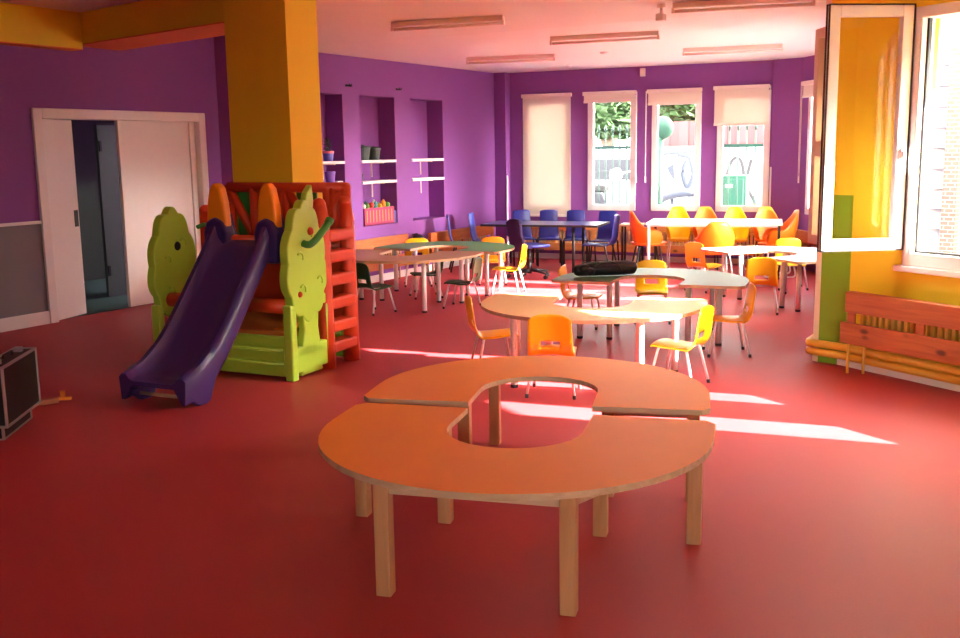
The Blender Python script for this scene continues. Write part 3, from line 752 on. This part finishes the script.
BC = [((-7.12, 11.90), -55, 'blue shell chair leftmost at the blue table'),
      ((-7.02, 12.36), -75, 'blue shell chair second from the left at the blue table'),
      ((-6.72, 12.88), 215, 'blue shell chair third from the left, its back just right of the dark swivel chair'),
      ((-6.36, 12.98), 208, 'blue shell chair fourth from the left behind the blue table'),
      ((-5.97, 13.02), 203, 'blue shell chair fifth from the left behind the blue table'),
      ((-5.52, 12.99), 190, 'blue shell chair second from the right behind the blue table'),
      ((-5.34, 12.42), 95, 'blue shell chair seen side-on at the right end of the blue table')]
p = blue_chair(BC[0][2], BG)
for i, ((x, y), a, l) in enumerate(BC): place(p, i > 0, (x, y, 0), a, l)
# swivel chair
t = thing('office_chair', 'dark navy swivel chair with blue seat in front of the blue table', 'chair', (-5.98, 11.62, 0), math.radians(-30))
f = MB(); f.b2((-.19, -.17, .40), (.19, .21, .44)); f.build('seat', M['blue'], t, bevel=.02)
f = shell_mesh([(-.17, .36), (-.185, .45), (-.195, .56), (-.205, .66), (-.215, .775)], lambda t_: .16, dish=.0, wrap=.03); f.build('backrest', M['dblue'], t, smooth=True, solid=.04)
f = MB(); f.cyl((0, 0, .10), (0, 0, .40), .022, 12); f.cyl((0, 0, .06), (0, 0, .24), .032, 12); f.build('gas_column', M['black'], t, smooth=True)
f = MB(); f.tube([(0, -.05, .395), (0, -.16, .385), (0, -.20, .47)], .016, 8); f.build('back_bracket', M['black'], t, smooth=True)
f = MB(); f.tube([(.02, .05, .385), (.22, .08, .385)], .008, 8); f.build('lift_lever', M['black'], t, smooth=True)
for k in range(5):
    a = 2 * PI * k / 5 + .3; c, s = math.cos(a), math.sin(a)
    f = MB(); f.tube([(0, 0, .105), (c * .14, s * .14, .095), (c * .27, s * .27, .07)], [.022, .018, .014], 8); ar = f.build('base_arm', M['black'], t, smooth=True)
    f = MB(); f.cyl((c * .27 - s * .018, s * .27 + c * .018, .026), (c * .27 + s * .018, s * .27 - c * .018, .026), .026, 12); f.cyl((c * .27, s * .27, .03), (c * .27, s * .27, .075), .008, 8); f.build('caster', M['black'], ar)

# ------------------------------------------------------------------ tall white table and tub chairs
t = thing('rectangular_table', 'tall white table among the orange tub chairs', 'table', (-3.92, 12.86, 0), math.radians(14))
f = MB(); f.b2((-.84, -.42, .67), (.84, .42, .70)); f.build('tabletop', M['white_top'], t, bevel=.006)
f = MB()
for y in (-.38, .38): f.b2((-.78, y - .012, .65), (.78, y + .012, .67))
f.build('rail', M['white_metal'], t)
for x in (-.80, .80):
    for y in (-.395, .395):
        f = MB(); f.b2((x - .016, y - .016, 0), (x + .016, y + .016, .67)); f.build('leg', M['white_metal'] if x * y > 0 else M['black'], t, bevel=.003)
def tub_chair(name, m, legm, lab, group):
    r = thing(name, lab, 'chair', group=group)
    f = MB(); nA = 30; nz = 8; g = []
    for i in range(nA + 1):
        th = -PI / 2 + math.radians(-132 + 264 * i / nA)   # around the back (-y)
        d = abs(-132 + 264 * i / nA)
        rim = .60 + .24 * max(0, min(1, (84 - d) / 60)) ** 1.2
        if d > 110: rim -= .10 * ((d - 110) / 22) ** 2
        row = []
        for k in range(nz + 1):
            t_ = k / nz; z = .39 + (rim - .39) * t_
            rad = .17 + .075 * min(1, t_ * 1.6) ** .6 + .010 * t_
            row.append(f.b.verts.new((rad * math.cos(th), rad * math.sin(th) * .95, z)))
        g.append(row)
    for i in range(nA):
        for k in range(nz): f.b.faces.new([g[i][k], g[i + 1][k], g[i + 1][k + 1], g[i][k + 1]])
    f.build('tub_shell', m, r, smooth=True, solid=.014)
    f = MB(); f.lathe([(.001, .385), (.19, .385), (.235, .41), (.235, .425), (.001, .43)], (0, .01, 0), 28); f.build('seat', m, r, smooth=False)
    for sx in (-1, 1):
        f = MB(); f.tube(spline([(sx * .17, -.13, .385), (sx * .20, -.17, .18), (sx * .20, -.19, .02), (sx * .20, 0, .013), (sx * .20, .18, .02), (sx * .20, .16, .18), (sx * .17, .12, .385)], 5), .012, 8); f.build('sled_leg', legm, r, smooth=True)
    return r
NS = (.70, .80, 1.0)
TG = 'orange and yellow tub chairs round the tall white table'
p = tub_chair('tub_chair', M['orange_pl'], M['black'], 'orange tub chair on black sled legs at the left end of the tall white table', TG)
place(p, False, (-4.72, 12.58, 0), -62, p['label'])
for (x, y), a, l in (((-4.19, 13.38), 205, 'orange tub chair behind the tall white table, left of the middle'),
                     ((-3.42, 13.57), 205, 'orange tub chair behind the tall white table at the right corner'),):
    place(p, True, (x, y, 0), a, l, TG, NS)
p = tub_chair('tub_chair', M['orange_pl'], M['white_metal'], 'orange tub chair on white legs side-on at the right end of the tall table', TG)
place(p, False, (-3.15, 13.03, 0), 112, p['label'])
place(p, True, (-3.70, 12.16, 0), 28, 'orange tub chair with its back to the camera in front of the tall white table', TG, .9)
p = tub_chair('tub_chair', M['yel'], M['white_metal'], 'yellow tub chair behind the left end of the tall white table', TG)
place(p, False, (-4.55, 13.30, 0), 205, p['label'], None, NS)
place(p, True, (-3.80, 13.44, 0), 205, 'yellow tub chair behind the middle of the tall white table', TG, NS)

# ------------------------------------------------------------------ black bag on the bag table
t = thing('carry_bag', 'long black nylon bag lying on the grey-green table', 'bag', (-3.50, 8.28, .53), math.radians(42))
f = MB(); pts = [(-.30, 0, .055), (-.27, 0, .06), (-.20, .01, .056), (-.05, 0, .062), (.10, -.005, .066), (.22, 0, .066), (.27, 0, .06), (.285, 0, .055)]
f.tube(pts, [.03, .056, .055, .061, .065, .065, .058, .03], 14); f.build('bag_body', M['bag'], t, smooth=True, sub=1)
f = MB(); f.tube([(-.14, -.062, .05), (-.12, -.055, .10), (-.05, -.02, .128), (.04, -.02, .128), (.10, -.06, .10), (.12, -.066, .05)], .008, 8); f.build('handle', M['black'], t, smooth=True)
f = MB(); f.b2((-.22, -.004, .116), (.20, .004, .132)); f.build('zip', M['black'], t)
f = MB(); f.ball((-.21, -.03, .075), .05, (1.1, .8, .8)); f.ball((-.16, -.05, .05), .045, (1, .8, .8)); f.build('drawstring_end', M['bag'], t, smooth=True)

# ------------------------------------------------------------------ play house with slide
T0 = thing('play_slide', 'plastic play house with purple slide, lime tree panels and orange-red ladder', 'slide', (-4.86, 5.55, 0), math.radians(5))
def crown(c, rx, rz, n=10, amp=.05, tilt=0.):
    pts = []
    for k in range(132):
        a = 2 * PI * k / 132; s = 1 + amp * abs(math.sin(n * a / 2)) / .5 - amp
        # egg: broader low, narrower high
        y = rx * s * math.cos(a) * (1 - .16 * math.sin(a)); z = rz * s * math.sin(a)
        pts.append((c[0] + y * math.cos(tilt) - z * math.sin(tilt), c[1] + z * math.cos(tilt) + y * math.sin(tilt)))
    return pts
def tree_panel(x, name, flip=1):
    f = MB(); th = .075; at = x
    f.prism(crown((.215, .86), .245, .43), th, 'x', at)
    f.prism([(.13, .60), (.36, .60), (.335, .36), (.36, .22), (.46, .16), (.02, .16), (.12, .22), (.155, .36)], th * .8, 'x', at + th * .1)
    f.prism([(-.02, .0), (.05, .0), (.05, .56), (-.02, .56)], th, 'x', at)
    f.prism([(.44, .0), (.505, .0), (.505, .52), (.44, .52)], th, 'x', at)
    f.prism([(.04, .05), (.45, .05), (.45, .24), (.04, .24)], th * .8, 'x', at + th * .1)
    f.prism([(.04, .52), (.45, .52), (.45, .60), (.04, .60)], th * .8, 'x', at + th * .1)
    f.prism([(.10, .02), (.38, .02), (.36, .08), (.12, .08)], th * .8, 'x', at + th * .1)
    tp = f.build(name, M['toy_green'], T0, bevel=.012)
    if x > -.5:
      f = MB(); f.prism([(.27, 1.24), (.24, 1.30), (.26, 1.36), (.33, 1.42), (.345, 1.30), (.33, 1.22)], th * .7, 'x', at + th * .15); f.build('leaf', M['toy_green'], tp, bevel=.01)
    xo = at + th if flip > 0 else at
    for y, z in ((.12, .90), (.36, .70), (.14, .66), (.30, 1.02)):
        f = MB(); f.tube([(xo + flip * .004, y + .035 * math.cos(a), z + .035 * math.sin(a)) for a in [PI * k / 8 - .6 for k in range(9)]], .008, 6)
        f.build('relief', M['toy_green'], tp, smooth=True)
    if x > -.5:
        for y, z, r_ in ((.10, .63, .022), (.26, 1.08, .030)):
            f = MB(); f.ball((xo, y, z), r_); f.build('knob', M['toy_red'], tp, smooth=True)
    else:
        f = MB(); f.ball((xo, .24, 1.0), .035, (.4, 1, 1)); f.build('knob', M['dark'], tp, smooth=True)
    return tp
tpR = tree_panel(0, 'tree_panel', 1)
tpL = tree_panel(-1.24, 'tree_panel', 1); tpL.location.z = -.06
# lever on the right panel
f = MB(); f.tube(spline([(.08, .16, 1.0), (.13, .17, .99), (.16, .22, 1.03), (.18, .33, 1.12), (.18, .36, 1.14)], 5), .027, 12); lv = f.build('lever', M['toy_dgreen'], T0, smooth=True)
f = MB(); f.cyl((.18, .35, 1.135), (.18, .375, 1.16), .033, 14); f.build('grip', M['toy_dgreen'], lv)
# base boards, deck, tubes
for nm, lo, hi in (('base_board', (-1.06, .02, .02), (-.02, .075, .32)), ('base_board', (-1.06, .80, .02), (-.02, .85, .32))):
    f = MB(); f.b2(lo, hi); b_ = f.build(nm, M['toy_green'], T0, bevel=.015)
    f = MB(); f.cyl((lo[0] + .02, lo[1] - .004, .12), (hi[0] - .02, lo[1] - .004, .12), .016, 8); f.cyl((lo[0] + .02, lo[1] - .004, .22), (hi[0] - .02, lo[1] - .004, .22), .016, 8); f.build('ridge', M['toy_green'], b_, smooth=True)
f = MB(); f.b2((-1.06, .075, .30), (-.02, .80, .345)); dk = f.build('floor_deck', plain('orange_brown_deck_plastic', (.55, .17, .03), .45), T0, bevel=.01)
f = MB()
for k in range(4): f.box((-.20 + k * .035, .35, .349), (.012, .40, .012))
f.build('grip_rib', M['toy_orange'], dk)
f = MB(); f.b2((-1.06, .42, .84), (-.02, .85, .90)); f.build('platform', M['toy_dgreen'], T0, bevel=.015)
for x0_, x1_ in ((-.30, .0), (-1.14 + .05, -.74)):
    f = MB(); f.cyl((x0_, .045, .545), (x1_, .045, .545), .055, 16); f.build('cross_tube', M['toy_red'], T0, smooth=True)
f = MB(); f.cyl((-.75, .11, 1.02), (-.28, .11, 1.02), .035, 12); f.build('top_bar', M['toy_red'], T0, smooth=True)
# back truss panel
f = MB(); yb = .87; r_ = .042; dz = -.045
bars = [((-1.14, 1.42), (.03, 1.42)), ((-1.14, .96), (.03, .96)), ((-1.14, 1.44), (-1.14, .30)), ((.01, 1.44), (.01, .30)), ((-.88, 1.42), (-.88, .96)), ((-.62, 1.42), (-.62, .96)), ((-.55, 1.42), (-.55, .96)),
        ((-.55, 1.40), (-.27, .98)), ((-.27, .98), (-.02, 1.38)), ((-.16, 1.42), (-.16, .96)), ((-.10, 1.42), (-.10, .96)), ((-.88, 1.0), (-1.12, 1.38))]
for (a, z0_), (c, z1_) in bars: f.tube([(a, yb, z0_ + dz), (c, yb, z1_ + dz)], r_, 10)
f.build('back_fence', M['toy_red'], T0, smooth=True)
f = MB(); f.b2((-1.10, .92, .96), (-.66, .94, 1.38)); f.b2((-.50, .92, 1.26), (-.30, .94, 1.38)); f.build('back_panel', M['toy_dgreen'], T0, bevel=.01)
f = MB(); f.b2((-1.10, .86, .30), (.0, .90, .92)); f.build('back_wall', M['toy_red'], T0, bevel=.01)
# ladder on the right side
def ladder(x, tops):
    yl, yr = .49, .84
    for y, h in zip((yl, yr), tops):
        f = MB(); f.tube([(x, y, 0), (x, y, h * .35), (x, y, h * .9), (x - .02, y, h)], [.066, .062, .058, .052], 12); f.ball((x - .02, y, h), .053)
        rl = f.build('ladder_rail', M['toy_red'], T0, smooth=True)
        for z in (.22, .52, .80, 1.10):
            f = MB(); f.cyl((x + .035, y, z), (x + .056, y, z), .024, 12)
            f.build('bolt_plug', M['plug'], rl)
    for z in (.16, .32, .50, .68, .86, 1.02):
        f = MB(); f.box((x, (yl + yr) / 2, z), (.13, yr - yl, .09)); f.build('rung', M['toy_red'], T0, bevel=.02)
ladder(.03, (1.26, 1.26))
for y in (.52, .82):
    f = MB(); f.tube([(-1.10, y, 0), (-1.10, y, 1.20)], .052, 12); f.ball((-1.10, y, 1.20), .052); f.build('side_post', M['toy_red'], T0, smooth=True)
f = MB(); f.ball((-1.045, .52, 1.12), .022, (1, .8, .8)); f.tube([(-1.08, .50, 1.10), (-1.09, .40, 1.08)], .018, 8); f.build('side_lever', M['toy_dgreen'], T0, smooth=True)
# slide chute: U section swept along an S curve
prof = spline([(0, .20, 1.03), (0, .08, 1.02), (0, -.03, .975), (0, -.20, .78), (0, -.40, .545), (0, -.60, .33), (0, -.78, .205), (0, -.90, .175), (0, -.98, .165)], 6)
cx = -.37
f = MB(); n = len(prof); rings = []
for i, p in enumerate(prof):
    t_ = i / (n - 1)
    hs = .15 * max(0, 1 - t_ * 3.2) + .085 * min(1, t_ * 4 + .3) * (1 - .45 * max(0, (t_ - .72) / .28))     # side wall height
    w_ = .20 + .012 * t_; o_ = w_ + .06
    dep = .11 + .02 * t_ if t_ < .9 else .13
    sec = [(-o_, -dep), (-o_ - .012, hs * .5), (-o_ + .012, hs), (-w_ - .012, hs), (-w_ + .012, hs * .35), (-w_ + .05, 0), (w_ - .05, 0), (w_ - .012, hs * .35), (w_ + .012, hs), (o_ - .012, hs), (o_ + .012, hs * .5), (o_, -dep), (o_ - .03, -dep), (w_ - .03, -.03), (-w_ + .03, -.03), (-o_ + .03, -dep)]
    rings.append([f.b.verts.new((cx + a, p.y, p.z + b_)) for a, b_ in sec])
for a, c in zip(rings, rings[1:]):
    k_ = len(a)
    for k in range(k_): f.b.faces.new([a[k], a[(k + 1) % k_], c[(k + 1) % k_], c[k]])
f.b.faces.new(rings[0]); f.b.faces.new(rings[-1][::-1])
ch = f.build('slide_chute', M['slide'], T0, smooth=True)
q = ch.modifiers.new('edge', 'EDGE_SPLIT'); q.split_angle = math.radians(55)
for s in (-1, 1):
    f = MB(); f.prism([(-.98, .10), (-.80, .14), (-.62, .24), (-.72, .02), (-.76, 0), (-.84, 0)], .055, 'x', cx + s * .245 - .0275); f.build('slide_foot', M['slide'], T0, bevel=.012)
f = MB(); f.cyl((cx - .24, -.86, .055), (cx + .24, -.86, .055), .012, 10); f.build('foot_bar', M['edge'], T0, smooth=True)
for s in (-1, 1):
    x = cx + s * .23
    f = MB(); f.prism([(x - .085, 1.10), (x - .085, 1.16), (x - .075, 1.28), (x - .05, 1.39), (x - .02, 1.435), (x + .015, 1.44), (x + .05, 1.40), (x + .075, 1.29), (x + .085, 1.16), (x + .085, 1.10)], .085, 'y', .03); f.build('handle', M['toy_orange'], T0, bevel=.022)
    f = MB(); f.prism([(x - .10, .86), (x - .10, 1.08), (x - .07, 1.16), (x, 1.19), (x + .07, 1.16), (x + .10, 1.08), (x + .10, .86)], .13, 'y', .0); f.build('slide_shoulder', M['slide'], T0, bevel=.022)

# ------------------------------------------------------------------ cases and strap at the left edge
def case(name, loc, rz, w_, h_, d_, lab, clasps):
    r = thing(name, lab, 'case', loc, rz, 'black cases with aluminium edges')
    f = MB(); f.b2((-w_ / 2, -d_ / 2, 0), (w_ / 2, d_ / 2, h_)); f.build('case_body', M['black_board'], r)
    f = MB(); e = .016; x, y, z = w_ / 2, d_ / 2, h_
    for a in (-1, 1):
        for b_ in (-1, 1):
            f.box((a * x, b_ * y, z / 2), (e, e, z + e)); f.box((0, a * y, (z if b_ > 0 else 0)), (w_ + e, e, e)); f.box((a * x, 0, (z if b_ > 0 else 0)), (e, d_ + e, e))
    f.build('edge_trim', M['alu'], r, bevel=.003)
    if clasps:
        for s in (-.32, .32):
            f = MB(); f.box((s * w_, 0, h_ + .018), (.035, .05, .03)); f.build('clasp', M['alu'], r, bevel=.004)
        f = MB(); f.tube([(-.08, 0, h_ + .01), (-.07, 0, h_ + .03), (.07, 0, h_ + .03), (.08, 0, h_ + .01)], .008, 8); f.build('handle', M['black'], r, smooth=True)
    return r
ca = math.radians(126.6)
case('equipment_case', (-5.58, 3.73, 0), ca, .50, .10, .20, 'low black case with aluminium edges on the floor under the taller one', False)
case('equipment_case', (-5.43, 3.717, .117), ca, .60, .345, .13, 'tall black aluminium-edged case standing on the low case at the left edge', True)
t = thing('strap', 'tan webbing strap with an orange end lying on the floor behind the cases', 'strap', (-5.92, 4.20, 0), math.radians(35))
f = MB()
pp = spline([(-.28, .02, .02), (-.10, -.02, .03), (.05, 0, .022), (.16, .03, .03)], 5)
for a, c in zip(pp, pp[1:]):
    d = c - a; f.box((a + c) / 2, (d.length + .01, .05, .03), math.atan2(d.y, d.x))
f.build('webbing', M['strap'], t)
f = MB(); f.box((.20, .04, .035), (.09, .04, .02)); f.box((.19, .04, .06), (.03, .03, .06)); f.build('buckle', M['strap_tip'], t, bevel=.006)

# ------------------------------------------------------------------ outside the windows
def OUT(s, d, z=0): return B0 + BD * s + Vector((-BD.y, BD.x, 0)) * d + Vector((0, 0, z))
def fence(s0, s1, d, lab, n):
    t = thing('iron_fence', lab, 'fence', OUT(s0, d, -.12), BANG, 'green spear-topped fences outside')
    L_ = s1 - s0
    f = MB(); f.b2((0, -.02, .25), (L_, .02, .30)); f.b2((0, -.02, 1.75), (L_, .02, 1.80)); f.build('rail', M['greenf'], t)
    for k in range(n):
        x = (k + .5) * L_ / n
        f = MB(); f.cyl((x, 0, .05), (x, 0, 2.02), .011, 8); f.tube([(x, 0, 2.0), (x, 0, 2.06), (x, 0, 2.14)], [.011, .024, .002], 8); f.build('bar', M['greenf'], t, smooth=True)
    for x in (0, L_):
        f = MB(); f.b2((x - .03, -.03, 0), (x + .03, .03, 1.9)); f.build('fence_post', M['greenf'], t)
    return t
fence(.70, 1.62, 1.2, 'green iron fence seen through the window with the scooter', 8)
fence(2.72, 3.75, 1.2, 'green iron fence seen through the quarter-lowered blind window', 8)
t = thing('gate_post', 'thick green gate post with a round top outside the middle far window', 'post', OUT(1.76, 2.0, -.12))
f = MB(); f.cyl((0, 0, 0), (0, 0, 1.95), .065, 16); f.build('post', M['greenf'], t, smooth=True)
f = MB(); f.ball((.05, 0, 2.08), .19, (1, .5, 1), 20, 12); f.build('round_top', M['greenf'], t, smooth=True)
t = thing('garden_wall', 'white rendered wall with black graffiti strokes outside the far windows', 'wall', OUT(-4, 6.5, -.12), BANG)
f = MB(); f.b2((0, 0, 0), (14, .2, 1.72)); f.build('wall_slab', M['wallw'], t)
f = MB(); f.b2((0, -.03, 1.72), (14, .23, 1.78)); f.build('coping', M['pave'], t)
def stroke(pts, r, m):
    f = MB(); P_ = spline([(a, -.012, c) for a, c in pts], 6)
    f.tube(P_, r, 6); o = f.build('graffiti_stroke', m, t, smooth=True); o.scale = (1, .25, 1); o.location = (0, -.008, 0)
stroke([(6.02, .35), (5.98, .9), (6.1, 1.45), (6.28, 1.5), (6.36, 1.1), (6.24, .6), (6.3, .3)], .035, M['spray'])
stroke([(6.5, 1.5), (6.42, 1.0), (6.6, .6), (6.5, .3)], .035, M['spray'])
stroke([(5.0, 1.62), (5.25, 1.55), (5.33, 1.2), (5.22, .95), (5.12, 1.25), (5.2, 1.5)], .05, M['spray_b'])
stroke([(4.5, 1.60), (4.8, 1.64), (5.1, 1.66), (5.35, 1.68)], .03, M['spray_b'])
f = MB(); f.prism([(4.62, 1.12), (4.98, .92), (4.92, 1.42), (4.70, 1.30)], .01, 'y', -.012); f.build('graffiti_patch', M['spray_b'], t)
t = thing('sheet_fence', 'faded red sheet fence above the white wall', 'fence', OUT(.3, 7.0, -.12), BANG)
f = MB()
for k in range(26): f.b2((k * .2, 0 if k % 2 else .03, 0), (k * .2 + .2, .03 if k % 2 else .06, 2.30 if k < 6 else 2.85))
f.build('sheet', M['redf'], t)
t = thing('utility_box', 'green utility box outside the quarter-lowered blind window', 'box', OUT(2.76, 3.0, -.12), BANG)
f = MB(); f.b2((-.24, 0, .35), (.24, .3, 1.28)); f.build('cabinet', M['greenf'], t, bevel=.01)
f = MB(); f.b2((-.20, -.015, .40), (.20, 0, 1.22)); dr = f.build('door', M['greenf'], t, bevel=.005)
f = MB(); f.b2((-.10, -.02, 1.08), (.02, -.015, 1.13)); f.build('label_plate', M['white'], dr)
f = MB(); f.b2((-.18, .05, 0), (-.12, .25, .36)); f.b2((.12, .05, 0), (.18, .25, .36)); f.build('stand', M['greenf'], t)
t = thing('garden_bench', 'curved grey bench outside the middle far window', 'bench', OUT(2.0, 3.0, -.12), BANG)
f = MB(); f.tube(spline([(-.60, .2, .72), (-.40, .02, .90), (-.1, -.08, .97), (.2, -.02, .99), (.42, .05, .985)], 6), .07, 10); f.build('seat', M['spray_b'], t, smooth=True)
for x in (-.25, .15, .36):
    f = MB(); f.cyl((x, 0, 0), (x, 0, .96), .03, 10); f.build('leg', M['spray_b'], t, smooth=True)
t = thing('scooter', 'dark parked scooter outside the second far window', 'scooter', OUT(.45, 3.7, -.12), BANG)
for x in (-.52, .52):
    f = MB(); f.tube([(x + .21 * math.cos(a), 0, .25 + .21 * math.sin(a)) for a in [2 * PI * k / 20 for k in range(21)]], .05, 8); f.cyl((x, -.03, .25), (x, .03, .25), .08, 12); f.build('wheel', M['black'], t, smooth=True)
f = MB(); f.prism([(-.75, .45), (-.70, .72), (-.10, .70), (.05, .36), (.28, .34), (.42, .80), (.50, .95), (.56, .92), (.50, .42), (.30, .24), (-.20, .24), (-.4, .40)], .26, 'y', -.13); f.build('body', M['scoot'], t, bevel=.03)
f = MB(); f.b2((-.72, -.13, .70), (-.05, .13, .80)); f.build('seat', M['black'], t, bevel=.03)
f = MB(); f.tube([(.44, -.32, 1.03), (.48, 0, .97), (.44, .32, 1.03)], .018, 8); f.cyl((.48, 0, .85), (.48, 0, 1.0), .03, 8); f.build('handlebar', M['black'], t, smooth=True)
f = MB(); f.cyl((.10, -.17, .92), (.10, -.15, .92), .085, 24); f.cyl((.10, -.15, .92), (.44, -.10, 1.0), .012, 8); f.build('round_mirror', M['white'], t)
t = thing('white_van', 'white van-like block parked beyond the fence outside the second far window', 'van', OUT(-.2, 5.0, -.12), BANG)
f = MB(); f.prism([(-1.6, .35), (1.5, .35), (1.6, .8), (1.25, 1.15), (.9, 1.75), (-1.55, 1.75), (-1.65, 1.2)], .9, 'y', 0.); f.build('body', M['wallw'], t, bevel=.06)
f = MB(); f.b2((-1.3, -.01, 1.15), (-.2, 0, 1.55)); f.b2((-.1, -.01, 1.15), (.8, 0, 1.55)); f.build('side_window', M['scoot'], t)
for x in (-1.0, 1.0):
    f = MB(); f.cyl((x, -.02, .33), (x, .2, .33), .33, 20); f.build('wheel', M['black'], t)
def tree(s, d, h, r, lab, n):
    t = thing('leafy_tree', lab, 'tree', OUT(s, d, -.12), 0, 'trees beyond the far windows')
    f = MB(); f.tube([(0, 0, 0), (.05, 0, h * .4), (0, .05, h * .75)], [.16, .12, .06], 10); f.tube([(.03, 0, h * .45), (-r * .5, -.1, h * .8)], [.07, .03], 8); f.tube([(.03, 0, h * .5), (r * .5, -.1, h * .82)], [.07, .03], 8); f.build('trunk', M['bark'], t, smooth=True)
    f = MB()
    for k in range(n):
        a = random.uniform(0, 2 * PI); b_ = math.asin(random.uniform(-1, 1)); q = r * random.uniform(.55, 1.0) ** .5 * random.uniform(.75, 1.05)
        c = Vector((q * math.cos(a) * math.cos(b_), q * math.sin(a) * math.cos(b_) * .8, h * .78 + q * math.sin(b_) * .8))
        s_ = random.uniform(.12, .24)
        f.box(c, (s_, s_ * .7, .006), rot=Matrix.Rotation(random.uniform(0, 6.3), 3, 'Z') @ Matrix.Rotation(random.uniform(-1.2, 1.2), 3, 'X'))
    f.build('foliage', M['foliage'], t)
tree(-1.0, 8.2, 3.4, .88, 'leafy tree beyond the second far window', 2200)
tree(.88, 8.6, 3.5, .92, 'leafy tree beyond the middle far window', 2000)
# building across the street, seen through the open window at right
t = thing('apartment_building', 'white building with a brick pier seen through the open window at right', 'building', (1.3, 16.0, -.12), math.radians(-12))
f = MB(); f.b2((-4.2, 0, 0), (9, .5, 9)); f.build('facade', M['wallw'], t)
f = MB(); f.b2((-2.92, -.18, 0), (-2.72, 0, 9)); f.build('brick_pier', M['brick'], t)
for z in range(12):
    f = MB(); f.b2((-4.1, -.06, .5 + z * .3), (-2.95, 0, .56 + z * .3)); f.build('cladding_rail', M['pave'], t)
f = MB(); f.b2((-4.2, -.5, -.1), (9, .0, .12)); f.build('plinth', M['pave'], t)
t = thing('sky_block_wall', 'tall unseen wall added outside the window wall to block sky light', 'wall', W0 + WD * 3.5 + Vector((-WD.y, WD.x, 0)) * 6.0 + Vector((0, 0, -.12)), WANG)
f = MB(); f.b2((0, 0, 0), (12, .3, 4.3)); f.build('wall_slab', M['wallw'], t)  # never in view, added to dim the sky light entering the window wall
# canopies over the sunny windows
t = thing('canopy', 'grey canopy slab above the open window at right, outside', 'canopy', W0, WANG)
f = MB(); f.b2((-.1, .20, 2.66), (6.4, 1.15, 2.74)); f.build('slab', M['pave'], t)
for x in (.2, 3.2, 6.2):
    f = MB(); f.b2((x, .20, 2.45), (x + .05, 1.0, 2.66)); f.build('bracket', M['pave'], t)

bpy.data.objects['scooter'].scale = (1.4, 1.4, 1.4)
# ------------------------------------------------------------------ light
wd = bpy.data.worlds.new('sky'); SC.world = wd; wd.use_nodes = True
n = wd.node_tree; bg = n.nodes['Background']
sk = n.nodes.new('ShaderNodeTexSky'); sk.sky_type = 'NISHITA'; sk.sun_disc = False
sk.sun_elevation = math.radians(23.5); sk.sun_rotation = math.radians(90 - 10); sk.air_density = 1.0; sk.dust_density = 2.5; sk.altitude = 600
hs = n.nodes.new('ShaderNodeHueSaturation'); hs.inputs['Saturation'].default_value = .12
n.links.new(sk.outputs['Color'], hs.inputs['Color']); tn = n.nodes.new('ShaderNodeMix'); tn.data_type = 'RGBA'; tn.blend_type = 'MULTIPLY'; tn.inputs['Factor'].default_value = 1
tn.inputs['B'].default_value = (1, .95, .86, 1); n.links.new(hs.outputs['Color'], tn.inputs['A']); n.links.new(tn.outputs['Result'], bg.inputs['Color']); bg.inputs['Strength'].default_value = 2.6
sd = Vector((.98, .17, .44)).normalized()
sl = bpy.data.lights.new('sun', 'SUN'); sl.energy = 45; sl.angle = .008; sl.color = (1, .90, .78)
so = bpy.data.objects.new('sun', sl); COL.objects.link(so); so.rotation_euler = sd.to_track_quat('Z', 'Y').to_euler(); so.location = (6, 6, 8)
def portal(base, ang, h, off=.26):
    L_ = bpy.data.lights.new('window_portal', 'AREA'); L_.shape = 'RECTANGLE'; L_.size = h[1] - h[0]; L_.size_y = h[3] - h[2]; L_.cycles.is_portal = True
    o = bpy.data.objects.new('window_portal', L_); COL.objects.link(o)
    fw = Vector((-math.sin(ang), math.cos(ang), 0)); rt = Vector((math.cos(ang), math.sin(ang), 0))
    o.location = base + rt * (h[0] + h[1]) / 2 + fw * off + Vector((0, 0, (h[2] + h[3]) / 2))
    o.rotation_euler = fw.to_track_quat('Z', 'Y').to_euler()
for h in BW: portal(B0, BANG, h, .29)
for h in SW: portal(S0, SANG, h, .26)
for h in WH: portal(W0, WANG, h, .21)
for h in FW: portal(F0, FANG, h, .26)
portal(C0, CANG, (.22, .95, .74, 2.40), .26)
SC.view_settings.view_transform = 'Standard'; SC.view_settings.look = 'None'; SC.view_settings.gamma = 1; SC.view_settings.use_curve_mapping = False
SC.view_settings.exposure = 1.98
SC.cycles.use_denoising = True
SC.cycles.max_bounces = 10; SC.cycles.diffuse_bounces = 6; SC.cycles.transparent_max_bounces = 16
SC.cycles.sample_clamp_indirect = 12
SC.cycles.caustics_reflective = False; SC.cycles.caustics_refractive = False
